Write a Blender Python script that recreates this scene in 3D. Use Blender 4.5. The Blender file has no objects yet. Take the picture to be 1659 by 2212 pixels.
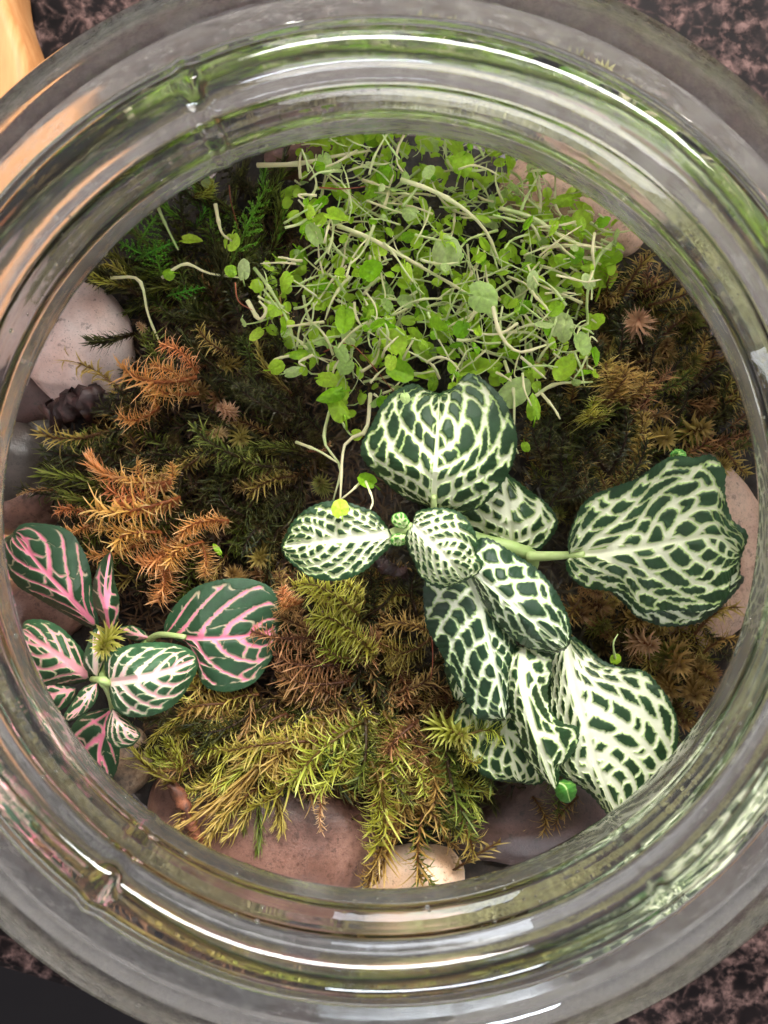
import bpy, bmesh, math, random
import numpy as np
from mathutils import Vector, Matrix, noise

R = random.Random(7)
NR = np.random.RandomState(11)
S = bpy.context.scene
C = S.collection
S.unit_settings.scale_length = 0.01          # one unit is one centimetre

# ------------------------------------------------------------------ camera, light, exposure
ZC = 17.5                                    # camera height over the worktop
PX = 1659.0                                  # picture width used for laying out
cd = bpy.data.cameras.new('camera')
cd.sensor_fit = 'HORIZONTAL'; cd.sensor_width = 36; cd.lens = 36
cd.clip_start = 0.05; cd.clip_end = 500
cd.dof.use_dof = True; cd.dof.focus_distance = 11.3; cd.dof.aperture_fstop = 0.5
cam = bpy.data.objects.new('camera', cd); C.objects.link(cam)
cam.location = (0, 0, ZC)
S.camera = cam

w = bpy.data.worlds.new('World'); S.world = w; w.use_nodes = True
wn = w.node_tree; wn.nodes.clear()
bg = wn.nodes.new('ShaderNodeBackground'); wo = wn.nodes.new('ShaderNodeOutputWorld')
tc = wn.nodes.new('ShaderNodeTexCoord'); sx = wn.nodes.new('ShaderNodeSeparateXYZ')
mr = wn.nodes.new('ShaderNodeMapRange'); cr = wn.nodes.new('ShaderNodeValToRGB')
wn.links.new(tc.outputs['Generated'], sx.inputs[0]); wn.links.new(sx.outputs['Z'], mr.inputs[0])
mr.inputs[1].default_value = -1; mr.inputs[2].default_value = 1
wn.links.new(mr.outputs[0], cr.inputs[0]); wn.links.new(cr.outputs[0], bg.inputs[0]); wn.links.new(bg.outputs[0], wo.inputs[0])
cr.color_ramp.elements[0].color = (0.36, 0.335, 0.32, 1); cr.color_ramp.elements[0].position = 0.3
cr.color_ramp.elements[1].color = (0.62, 0.595, 0.64, 1); cr.color_ramp.elements[1].position = 0.8
bg.inputs[1].default_value = 0.58

def area(name, loc, target, sx_, sy_, rad, col):
    l = bpy.data.lights.new(name, 'AREA'); l.shape = 'RECTANGLE'; l.size = sx_; l.size_y = sy_
    l.energy = rad * math.pi * sx_ * sy_; l.color = col
    o = bpy.data.objects.new(name, l); C.objects.link(o); o.location = loc
    o.rotation_euler = (Vector(target) - Vector(loc)).to_track_quat('-Z', 'Y').to_euler()
    return o
area('window_light', (12, 50, 60), (0, 0, 5), 54, 18, 38, (1.0, 0.985, 0.96))
area('far_window_light', (8, -72, 40), (0, 0, 5), 34, 8, 30, (0.84, 0.91, 1.0))
area('side_window_light', (66, 22, 46), (0, 0, 5), 12, 30, 20, (0.95, 0.97, 1.0))
area('left_reflection_light', (-64, 4, 52), (0, 0, 5), 10, 26, 16, (1.0, 0.90, 0.97))  # added at the left for bright streaks in the glass, no ceiling lamp
S.view_settings.view_transform = 'Standard'; S.view_settings.look = 'None'
S.view_settings.exposure = 0.48; S.view_settings.gamma = 1
S.render.engine = 'CYCLES'
cy = S.cycles
cy.use_denoising = True
cy.max_bounces = 20; cy.transmission_bounces = 20; cy.glossy_bounces = 8; cy.diffuse_bounces = 4; cy.transparent_max_bounces = 8
cy.sample_clamp_indirect = 6; cy.blur_glossy = 0.5

# ------------------------------------------------------------------ helpers
def P(x, y, z):
    """where the thing seen at layout pixel x, y stands when it is z above the worktop"""
    d = ZC - z
    return ((x - PX / 2) / PX * d, (1106 - y) / PX * d, z)

def tagit(o, label=None, cat=None, group=None, kind=None):
    if label: o['label'] = label
    if cat: o['category'] = cat
    if group: o['group'] = group
    if kind: o['kind'] = kind
    return o

def mesh_from(name, verts, faces, mat=None, smooth=True, attrs=None):
    me = bpy.data.meshes.new(name)
    if isinstance(verts, np.ndarray): verts = verts.tolist()
    if isinstance(faces, np.ndarray): faces = faces.tolist()
    me.from_pydata(verts, [], faces)
    if smooth: me.polygons.foreach_set('use_smooth', [True] * len(me.polygons))
    for k, a in (attrs or {}).items():
        at = me.attributes.new(k, 'FLOAT', 'POINT'); at.data.foreach_set('value', np.asarray(a, dtype=np.float32))
    if mat: me.materials.append(mat)
    me.update()
    return me

def link(name, me, parent=None, loc=None):
    o = bpy.data.objects.new(name, me); C.objects.link(o)
    if parent: o.parent = parent
    if loc: o.location = loc
    return o

def empty(name, loc=(0, 0, 0)):
    o = bpy.data.objects.new(name, None); C.objects.link(o); o.location = loc; o.empty_display_size = 0.5
    return o

def catmull(pts, n):
    pts = np.array(pts, dtype=float)
    seg = np.r_[0, np.cumsum(np.linalg.norm(np.diff(pts, axis=0), axis=1))]
    seg /= seg[-1]
    u = np.linspace(0, 1, n)
    p = np.vstack([2 * pts[0] - pts[1], pts, 2 * pts[-1] - pts[-2]])
    out = np.zeros((n, pts.shape[1]))
    for i, uu in enumerate(u):
        k = min(max(np.searchsorted(seg, uu, side='right') - 1, 0), len(pts) - 2)
        f = (uu - seg[k]) / max(seg[k + 1] - seg[k], 1e-9)
        p0, p1, p2, p3 = p[k], p[k + 1], p[k + 2], p[k + 3]
        out[i] = 0.5 * ((2 * p1) + (-p0 + p2) * f + (2 * p0 - 5 * p1 + 4 * p2 - p3) * f * f + (-p0 + 3 * p1 - 3 * p2 + p3) * f ** 3)
    return out

def tube(path, radii, sides=7, caps=True):
    """verts, faces of a tube through 3-D points"""
    path = [Vector(p) for p in path]; n = len(path)
    vs, fs = [], []
    up = Vector((0.3, 0.2, 1)).normalized()
    for i, p in enumerate(path):
        t = (path[min(i + 1, n - 1)] - path[max(i - 1, 0)]).normalized()
        a = t.cross(up)
        if a.length < 1e-3: a = t.cross(Vector((1, 0, 0)))
        a.normalize(); b = a.cross(t)
        for k in range(sides):
            g = 2 * math.pi * k / sides
            vs.append(tuple(p + (a * math.cos(g) + b * math.sin(g)) * radii[i]))
    for i in range(n - 1):
        for k in range(sides):
            k2 = (k + 1) % sides
            fs.append((i * sides + k, i * sides + k2, (i + 1) * sides + k2, (i + 1) * sides + k))
    if caps:
        fs.append(tuple(range(sides - 1, -1, -1))); fs.append(tuple((n - 1) * sides + k for k in range(sides)))
    return vs, fs

class Nodes:
    def __init__(self, name):
        self.m = bpy.data.materials.new(name); self.m.use_nodes = True
        self.t = self.m.node_tree; self.t.nodes.clear()
        self.out = self.t.nodes.new('ShaderNodeOutputMaterial')
    def n(self, kind, **kw):
        x = self.t.nodes.new(kind)
        for k, v in kw.items():
            if k[0] == 'i' and k[1:].isdigit(): x.inputs[int(k[1:])].default_value = v
            elif k in x.inputs: x.inputs[k].default_value = v
            else: setattr(x, k, v)
        return x
    def l(self, a, b): self.t.links.new(a, b)
    def ramp(self, src, stops):
        r = self.n('ShaderNodeValToRGB'); e = r.color_ramp.elements
        while len(e) < len(stops): e.new(0.5)
        for i, (p, c) in enumerate(stops):
            e[i].position = p; e[i].color = (*c, 1)
        if src is not None: self.l(src, r.inputs[0])
        return r
    def coord(self, scale=None, kind='Object'):
        t = self.n('ShaderNodeTexCoord'); return t.outputs[kind]
    def noise(self, vec, scale, detail=4, rough=0.55, dist=0.0):
        x = self.n('ShaderNodeTexNoise'); x.inputs['Scale'].default_value = scale; x.inputs['Detail'].default_value = detail
        x.inputs['Roughness'].default_value = rough; x.inputs['Distortion'].default_value = dist
        if vec is not None: self.l(vec, x.inputs['Vector'])
        return x
    def mix(self, fac, a, b, mode='MIX'):
        x = self.n('ShaderNodeMix', data_type='RGBA', blend_type=mode)
        for sock, v in ((x.inputs[0], fac), (x.inputs[6], a), (x.inputs[7], b)):
            if hasattr(v, 'links') or isinstance(v, bpy.types.NodeSocket): self.l(v, sock)
            elif isinstance(v, (int, float)): sock.default_value = v
            else: sock.default_value = (*v, 1)
        return x.outputs[2]
    def attr(self, name):
        x = self.n('ShaderNodeAttribute'); x.attribute_name = name; return x.outputs['Fac']
    def bump(self, h, strength, dist=0.02):
        x = self.n('ShaderNodeBump'); x.inputs['Strength'].default_value = strength; x.inputs['Distance'].default_value = dist
        self.l(h, x.inputs['Height']); return x.outputs[0]

def leafy(nd, col, rough=0.45, trans=0.3, bump=None, spec=0.5, tint=None):
    """leaf surface: principled over a little light let through"""
    p = nd.n('ShaderNodeBsdfPrincipled'); p.inputs['Roughness'].default_value = rough
    p.inputs['Specular IOR Level'].default_value = spec
    tr = nd.n('ShaderNodeBsdfTranslucent')
    nd.l(col, p.inputs['Base Color']); nd.l(col, tr.inputs['Color'])
    if bump is not None: nd.l(bump, p.inputs['Normal'])
    mx = nd.n('ShaderNodeMixShader'); mx.inputs[0].default_value = trans
    nd.l(p.outputs[0], mx.inputs[1]); nd.l(tr.outputs[0], mx.inputs[2]); nd.l(mx.outputs[0], nd.out.inputs[0])
    return nd.m

# ------------------------------------------------------------------ materials
def mat_glass():
    nd = Nodes('clear_glass')
    g = nd.n('ShaderNodeBsdfGlass'); g.inputs['IOR'].default_value = 1.47; g.inputs['Roughness'].default_value = 0.0
    g.inputs['Color'].default_value = (0.985, 0.985, 0.985, 1)
    c = nd.coord()
    n1 = nd.noise(c, 1.3, 3, 0.5)
    nd.l(nd.bump(n1.outputs[0], 0.12, 0.05), g.inputs['Normal'])
    nd.l(g.outputs[0], nd.out.inputs[0])
    return nd.m

def mat_haze():
    nd = Nodes('hazed_glass')
    n1 = nd.noise(nd.coord(), 1.6, 4, 0.6)
    r = nd.ramp(n1.outputs[0], [(0.38, (0.02, 0.02, 0.02)), (0.68, (0.24, 0.24, 0.24))])
    g = nd.n('ShaderNodeBsdfGlass'); g.inputs['IOR'].default_value = 1.47; nd.l(r.outputs[0], g.inputs['Roughness'])
    g.inputs['Color'].default_value = (0.97, 0.97, 0.95, 1)
    n2 = nd.noise(nd.coord(), 3.5, 6, 0.7)
    film = nd.ramp(n2.outputs[0], [(0.36, (0.06, 0.06, 0.06)), (0.66, (0.36, 0.36, 0.36))])
    tr = nd.n('ShaderNodeBsdfTranslucent'); tr.inputs['Color'].default_value = (0.86, 0.82, 0.76, 1)  # pale haze put into the surface to lighten the shoulder glass
    sp = nd.n('ShaderNodeSeparateXYZ'); nd.l(nd.coord(), sp.inputs[0])
    hz = nd.n('ShaderNodeMapRange'); nd.l(sp.outputs[2], hz.inputs[0]); hz.inputs[1].default_value = 8.18; hz.inputs[2].default_value = 7.9     # no film on the roof of the shoulder
    fm = nd.n('ShaderNodeMath', operation='MULTIPLY'); nd.l(film.outputs[0], fm.inputs[0]); nd.l(hz.outputs[0], fm.inputs[1])
    mx = nd.n('ShaderNodeMixShader'); nd.l(fm.outputs[0], mx.inputs[0])
    nd.l(g.outputs[0], mx.inputs[1]); nd.l(tr.outputs[0], mx.inputs[2]); nd.l(mx.outputs[0], nd.out.inputs[0])
    return nd.m

def mat_counter():
    nd = Nodes('dark_mottled_worktop')
    c = nd.coord()
    n0 = nd.noise(c, 0.9, 3, 0.6)
    wv = nd.n('ShaderNodeVectorMath', operation='MULTIPLY_ADD')
    nd.l(n0.outputs[1], wv.inputs[0]); wv.inputs[1].default_value = (0.7, 0.7, 0); nd.l(c, wv.inputs[2])
    v1 = nd.n('ShaderNodeTexVoronoi', feature='DISTANCE_TO_EDGE'); v1.inputs['Scale'].default_value = 1.15; nd.l(wv.outputs[0], v1.inputs['Vector'])
    v2 = nd.n('ShaderNodeTexVoronoi', feature='DISTANCE_TO_EDGE'); v2.inputs['Scale'].default_value = 2.6; nd.l(wv.outputs[0], v2.inputs['Vector'])
    r1 = nd.ramp(v1.outputs[0], [(0.0, (1, 1, 1)), (0.05, (0.6, 0.6, 0.6)), (0.16, (0, 0, 0))])
    r2 = nd.ramp(v2.outputs[0], [(0.0, (0.6, 0.6, 0.6)), (0.07, (0.2, 0.2, 0.2)), (0.16, (0, 0, 0))])
    n2 = nd.noise(c, 3.0, 6, 0.7)
    n3 = nd.noise(c, 1.1, 3, 0.5)
    mask = nd.ramp(n2.outputs[0], [(0.44, (0, 0, 0)), (0.64, (1, 1, 1))])
    a = nd.mix(1.0, r1.outputs[0], r2.outputs[0], 'ADD')
    b = nd.mix(1.0, a, mask.outputs[0], 'MULTIPLY')
    base = nd.ramp(n3.outputs[0], [(0.3, (0.002, 0.0014, 0.0015)), (0.7, (0.009, 0.006, 0.006))])
    col = nd.mix(b, base.outputs[0], (0.13, 0.078, 0.068))
    p = nd.n('ShaderNodeBsdfPrincipled'); p.inputs['Roughness'].default_value = 0.5; p.inputs['Specular IOR Level'].default_value = 0.05
    nd.l(col, p.inputs['Base Color']); nd.l(nd.bump(b, 0.4, 0.03), p.inputs['Normal'])
    nd.l(p.outputs[0], nd.out.inputs[0])
    return nd.m

def mat_wood():
    nd = Nodes('orange_wood')
    c = nd.coord()
    mp = nd.n('ShaderNodeMapping'); mp.inputs['Scale'].default_value = (2.2, 0.16, 1); mp.inputs['Rotation'].default_value = (0, 0, 0.12); nd.l(c, mp.inputs[0])
    n = nd.noise(mp.outputs[0], 2.4, 6, 0.6, 0.4)
    r = nd.ramp(n.outputs[0], [(0.25, (0.34, 0.14, 0.045)), (0.5, (0.47, 0.21, 0.075)), (0.75, (0.58, 0.31, 0.13))])
    p = nd.n('ShaderNodeBsdfPrincipled'); p.inputs['Roughness'].default_value = 0.5; p.inputs['Specular IOR Level'].default_value = 0.2
    nd.l(r.outputs[0], p.inputs['Base Color']); nd.l(nd.bump(n.outputs[0], 0.25, 0.02), p.inputs['Normal']); nd.l(p.outputs[0], nd.out.inputs[0])
    return nd.m

def mat_soil():
    nd = Nodes('dark_soil')
    c = nd.coord()
    n = nd.noise(c, 3.5, 8, 0.7)
    r = nd.ramp(n.outputs[0], [(0.35, (0.004, 0.003, 0.002)), (0.55, (0.02, 0.012, 0.007)), (0.75, (0.06, 0.035, 0.018))])
    p = nd.n('ShaderNodeBsdfPrincipled'); p.inputs['Roughness'].default_value = 0.75
    nd.l(r.outputs[0], p.inputs['Base Color']); nd.l(nd.bump(n.outputs[0], 0.8, 0.1), p.inputs['Normal']); nd.l(p.outputs[0], nd.out.inputs[0])
    return nd.m

def mat_stone(name, c1, c2, c3, rough=0.4, speck=0.5, scale=1.2):
    nd = Nodes(name)
    c = nd.coord()
    n1 = nd.noise(c, scale, 5, 0.6); n2 = nd.noise(c, 9, 6, 0.7); n3 = nd.noise(c, 26, 3, 0.6)
    r1 = nd.ramp(n1.outputs[0], [(0.3, c1), (0.55, c2), (0.75, c3)])
    r2 = nd.ramp(n2.outputs[0], [(0.34, (0.42, 0.36, 0.32)), (0.5, (1, 1, 1)), (0.72, (1.15, 1.12, 1.1))])
    n4 = nd.noise(c, 38, 2, 0.5); pit = nd.ramp(n4.outputs[0], [(0.27, (0.25, 0.18, 0.15)), (0.36, (1, 1, 1))])
    col = nd.mix(0.8, nd.mix(speck, r1.outputs[0], r2.outputs[0], 'MULTIPLY'), pit.outputs[0], 'MULTIPLY')
    p = nd.n('ShaderNodeBsdfPrincipled'); p.inputs['Roughness'].default_value = rough
    nd.l(col, p.inputs['Base Color'])
    n5 = nd.noise(c, 4.5, 7, 0.75); st5 = nd.ramp(n5.outputs[0], [(0.56, (0, 0, 0)), (0.64, (0.75, 0.75, 0.75))])
    nd.l(nd.mix(st5.outputs[0], col, tuple(x * 0.32 for x in c1)), p.inputs['Base Color'])
    nd.l(nd.bump(n3.outputs[0], 0.6, 0.015), p.inputs['Normal']); nd.l(p.outputs[0], nd.out.inputs[0])
    return nd.m

def mat_moss(name, base, mid, tip, var=0.25, trans=0.45):
    nd = Nodes(name)
    oi = nd.n('ShaderNodeObjectInfo')
    lt = nd.attr('along'); st = nd.attr('stem')
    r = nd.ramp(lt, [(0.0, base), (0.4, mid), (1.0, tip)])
    n = nd.noise(nd.coord(), 2.2, 3, 0.6)
    hsv = nd.n('ShaderNodeHueSaturation')
    mh = nd.n('ShaderNodeMapRange'); mh.inputs[3].default_value = 0.5 - 0.022; mh.inputs[4].default_value = 0.5 + 0.022; nd.l(oi.outputs['Random'], mh.inputs[0])
    mv = nd.n('ShaderNodeMapRange'); mv.inputs[1].default_value = 0.25; mv.inputs[2].default_value = 0.75; mv.inputs[3].default_value = 1.4 * (1 - var); mv.inputs[4].default_value = 1.4 * (1 + var)
    nd.l(n.outputs[0], mv.inputs[0])
    nd.l(mh.outputs[0], hsv.inputs['Hue']); nd.l(mv.outputs[0], hsv.inputs['Value']); nd.l(r.outputs[0], hsv.inputs['Color'])
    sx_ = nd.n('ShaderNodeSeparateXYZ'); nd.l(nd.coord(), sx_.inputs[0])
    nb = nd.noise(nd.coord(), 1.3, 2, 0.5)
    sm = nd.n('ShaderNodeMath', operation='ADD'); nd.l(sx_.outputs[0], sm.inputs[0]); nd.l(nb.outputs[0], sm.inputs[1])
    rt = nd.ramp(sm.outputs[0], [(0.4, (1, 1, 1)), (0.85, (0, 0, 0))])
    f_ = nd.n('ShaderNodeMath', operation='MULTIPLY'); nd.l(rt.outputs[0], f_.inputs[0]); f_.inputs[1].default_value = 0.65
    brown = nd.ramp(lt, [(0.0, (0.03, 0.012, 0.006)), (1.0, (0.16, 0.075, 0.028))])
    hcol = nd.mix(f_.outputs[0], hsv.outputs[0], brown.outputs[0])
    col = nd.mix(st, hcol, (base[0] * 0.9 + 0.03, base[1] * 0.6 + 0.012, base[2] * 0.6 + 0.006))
    return leafy(nd, col, 0.5, trans, None, 0.35)

def mat_white_leaf(name, veinc=(0.74, 0.76, 0.54), mid=(0.40, 0.55, 0.16), dark=(0.0085, 0.030, 0.0075), rough=0.42):
    nd = Nodes(name)
    v = nd.attr('vein')
    c = nd.coord()
    n = nd.noise(c, 60, 4, 0.7)
    n2 = nd.noise(c, 3.0, 3, 0.6)
    ad = nd.n('ShaderNodeMath', operation='MULTIPLY_ADD'); nd.l(n.outputs[0], ad.inputs[0]); ad.inputs[1].default_value = 0.22; ad.inputs[2].default_value = -0.11
    sm = nd.n('ShaderNodeMath', operation='ADD'); nd.l(v, sm.inputs[0]); nd.l(ad.outputs[0], sm.inputs[1])
    g2 = nd.ramp(n2.outputs[0], [(0.3, dark), (0.7, tuple(x * 1.7 + 0.002 for x in dark))])
    r = nd.ramp(sm.outputs[0], [(0.0, (0, 0, 0)), (0.18, (0.02, 0.02, 0.02)), (0.40, (0.25, 0.25, 0.25)), (0.58, (0.7, 0.7, 0.7)), (0.8, (1, 1, 1))])
    a = nd.mix(r.outputs[0], g2.outputs[0], veinc)
    # a thin yellow green halo where vein meets blade
    h = nd.ramp(sm.outputs[0], [(0.12, (0, 0, 0)), (0.45, (1, 1, 1)), (0.85, (0, 0, 0))])
    b = nd.mix(h.outputs[0], a, mid)
    pale = nd.attr('pale')
    d = nd.mix(pale, b, nd.mix(0.5, b, (0.85, 0.85, 0.72)))
    return leafy(nd, d, rough, 0.14, nd.bump(n.outputs[0], 0.6, 0.010), 0.32)

M = {}
M['glass'] = mat_glass(); M['haze'] = mat_haze(); M['counter'] = mat_counter(); M['wood'] = mat_wood(); M['soil'] = mat_soil()
M['wleaf'] = mat_white_leaf('white_veined_leaf')
M['wleaf_shiny'] = mat_white_leaf('white_veined_leaf_shiny', veinc=(0.74, 0.78, 0.60), mid=(0.38, 0.52, 0.2), dark=(0.010, 0.029, 0.012), rough=0.3)
M['yleaf'] = mat_white_leaf('young_green_leaf', veinc=(0.5, 0.62, 0.28), mid=(0.22, 0.42, 0.06), dark=(0.04, 0.15, 0.02))
M['pleaf'] = mat_white_leaf('pink_veined_leaf', veinc=(0.80, 0.23, 0.33), mid=(0.36, 0.34, 0.20), dark=(0.014, 0.044, 0.017))
M['pleaf_pale'] = mat_white_leaf('pale_pink_veined_leaf', veinc=(0.84, 0.36, 0.39), mid=(0.38, 0.48, 0.22), dark=(0.019, 0.060, 0.022))
M['moss_dark'] = mat_moss('dark_olive_moss', (0.012, 0.011, 0.004), (0.032, 0.036, 0.008), (0.11, 0.105, 0.026))  # dark olive moss, coloured darker still to shade the gaps between shoots
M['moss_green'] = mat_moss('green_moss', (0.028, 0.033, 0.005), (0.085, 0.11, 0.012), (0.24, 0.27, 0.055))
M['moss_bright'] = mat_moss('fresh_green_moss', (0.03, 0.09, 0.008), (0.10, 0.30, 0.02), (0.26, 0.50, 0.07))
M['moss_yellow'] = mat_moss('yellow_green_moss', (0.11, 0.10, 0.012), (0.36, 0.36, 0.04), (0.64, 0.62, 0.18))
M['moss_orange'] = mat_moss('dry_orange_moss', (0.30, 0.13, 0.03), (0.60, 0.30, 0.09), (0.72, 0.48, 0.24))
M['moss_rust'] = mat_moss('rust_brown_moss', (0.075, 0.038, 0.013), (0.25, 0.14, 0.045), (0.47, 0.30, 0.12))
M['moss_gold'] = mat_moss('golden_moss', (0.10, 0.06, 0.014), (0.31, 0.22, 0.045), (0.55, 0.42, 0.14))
M['moss_straw'] = mat_moss('straw_moss', (0.28, 0.13, 0.06), (0.55, 0.33, 0.17), (0.75, 0.52, 0.32))

def mat_stem(name, c1, c2, trans=0.3, rough=0.35):
    nd = Nodes(name)
    oi = nd.n('ShaderNodeObjectInfo'); n = nd.noise(nd.coord(), 5, 4, 0.6)
    ad = nd.n('ShaderNodeMath', operation='MULTIPLY_ADD'); nd.l(oi.outputs['Random'], ad.inputs[0]); ad.inputs[1].default_value = 0.6
    nd.l(n.outputs[0], ad.inputs[2])
    r = nd.ramp(ad.outputs[0], [(0.35, c1), (1.1 if False else 1.0, c2)])
    return leafy(nd, r.outputs[0], rough, trans, nd.bump(n.outputs[0], 0.3, 0.01), 0.5)
M['stem'] = mat_stem('pale_green_stem', (0.48, 0.66, 0.20), (0.86, 0.80, 0.50))
M['stem_red'] = mat_stem('thin_red_stem', (0.25, 0.05, 0.02), (0.42, 0.12, 0.05))
M['stem_green'] = mat_stem('green_petiole', (0.34, 0.50, 0.14), (0.52, 0.62, 0.26), 0.2, 0.45)
def mat_tears(name, a, b, rough=0.13):
    nd = Nodes(name)
    oi = nd.n('ShaderNodeObjectInfo'); n = nd.noise(nd.coord(), 3, 3, 0.6)
    r = nd.ramp(oi.outputs['Random'], [(0.0, a), (1.0, b)])
    v = nd.ramp(n.outputs[0], [(0.3, (0.75, 0.75, 0.75)), (0.7, (1.15, 1.15, 1.0))])
    nn = nd.noise(nd.coord(), 14, 3, 0.6)
    return leafy(nd, nd.mix(1.0, r.outputs[0], v.outputs[0], 'MULTIPLY'), rough, 0.52, nd.bump(nn.outputs[0], 0.35, 0.02), 0.42)
M['tears'] = mat_tears('small_round_leaf', (0.21, 0.50, 0.012), (0.60, 0.84, 0.08))
M['tears_pale'] = mat_tears('pale_round_leaf', (0.46, 0.66, 0.20), (0.66, 0.78, 0.38))
M['bark'] = mat_stone('rusty_bark', (0.02, 0.01, 0.006), (0.16, 0.05, 0.02), (0.30, 0.10, 0.04), 0.7, 0.8, 4)
M['dark_bark'] = mat_stone('dark_bark', (0.01, 0.004, 0.004), (0.04, 0.014, 0.012), (0.12, 0.05, 0.045), 0.5, 0.8, 5)

# ------------------------------------------------------------------ setting: worktop
def grid_sheet(name, x0, x1, y0, y1, nx, ny, zf, mat):
    xs = np.linspace(x0, x1, nx); ys = np.linspace(y0, y1, ny)
    v = [(x, y, zf(x, y)) for y in ys for x in xs]
    f = [(j * nx + i, j * nx + i + 1, (j + 1) * nx + i + 1, (j + 1) * nx + i) for j in range(ny - 1) for i in range(nx - 1)]
    return link(name, mesh_from(name, v, f, mat))
# slab with a rounded front edge; it ends towards the bottom left of the picture
def worktop():
    e0 = Vector(P(-60, 2085, 0)[:2]); e1 = Vector(P(560, 2270, 0)[:2])
    d = (e1 - e0).normalized(); nrm = Vector((-d.y, d.x))
    prof = [(60, 0), (0.5, 0), (0.25, -0.03), (0.08, -0.12), (0, -0.3), (0, -1.7), (0.1, -1.95), (0.35, -2.0), (60, -2.0)]
    vs, fs = [], []
    for k, s in enumerate((-60, 60)):
        for a, z in prof:
            q = e0 + d * s + nrm * a; vs.append((q.x, q.y, z))
    n = len(prof)
    for i in range(n - 1): fs.append((i, i + 1, n + i + 1, n + i))
    fs.append((n - 1, 0, n, 2 * n - 1)); fs.append(tuple(range(n))); fs.append(tuple(range(2 * n - 1, n - 1, -1)))
    me = mesh_from('worktop', vs, fs, M['counter'], smooth=False)
    tagit(link('worktop', me), kind='structure')
worktop()
nd = Nodes('dark_floor'); pb = nd.n('ShaderNodeBsdfPrincipled'); nf = nd.noise(nd.coord(), 0.05, 4)
nd.l(nd.ramp(nf.outputs[0], [(0.3, (0.006, 0.004, 0.005)), (0.7, (0.012, 0.009, 0.009))]).outputs[0], pb.inputs['Base Color']); pb.inputs['Roughness'].default_value = 0.8; nd.l(pb.outputs[0], nd.out.inputs[0])
fl = grid_sheet('floor', -140, 20, -170, 0, 2, 2, lambda x, y: -88.0, nd.m); tagit(fl, kind='structure')

# ------------------------------------------------------------------ wooden board, top left
def board():
    edge = [(-20, -160), (-8, -60), (10, 0), (34, 62), (52, 130), (54, 220), (44, 340), (26, 520), (16, 800), (14, 1100), (16, 1400), (12, 1640), (-6, 1800), (-60, 1900)]
    top = [P(x, y, 1.9) for x, y in edge]
    pts = catmull([p[:2] for p in top], 60)
    n = len(pts)
    loops = [(0.25, -0.0), (0.08, -0.05), (0.0, -0.2), (0.0, -1.55), (0.08, -1.75), (0.25, -1.82)]
    vs, fs = [], []
    cx = -22.0
    for ins, dz in loops:
        for x, y in pts: vs.append((x - ins, y, 1.9 + dz))
    for a in range(len(loops) - 1):
        for i in range(n - 1): fs.append((a * n + i, (a + 1) * n + i, (a + 1) * n + i + 1, a * n + i + 1))
    base = len(vs)
    for x, y in pts: vs.append((cx, y, 1.9))
    for x, y in pts: vs.append((cx, y, 1.9 - 1.82))
    for i in range(n - 1):
        fs.append((i, i + 1, base + i + 1, base + i)); fs.append((5 * n + i, base + n + i, base + n + i + 1, 5 * n + i + 1))
        fs.append((base + i, base + i + 1, base + n + i + 1, base + n + i))
    me = mesh_from('wooden_board', vs, fs, M['wood'])
    o = link('wooden_board', me, loc=(0, 0, -0.08))
    tagit(o, 'orange wooden board with a rounded edge lying left of the jar', 'wooden board')
board()

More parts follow.
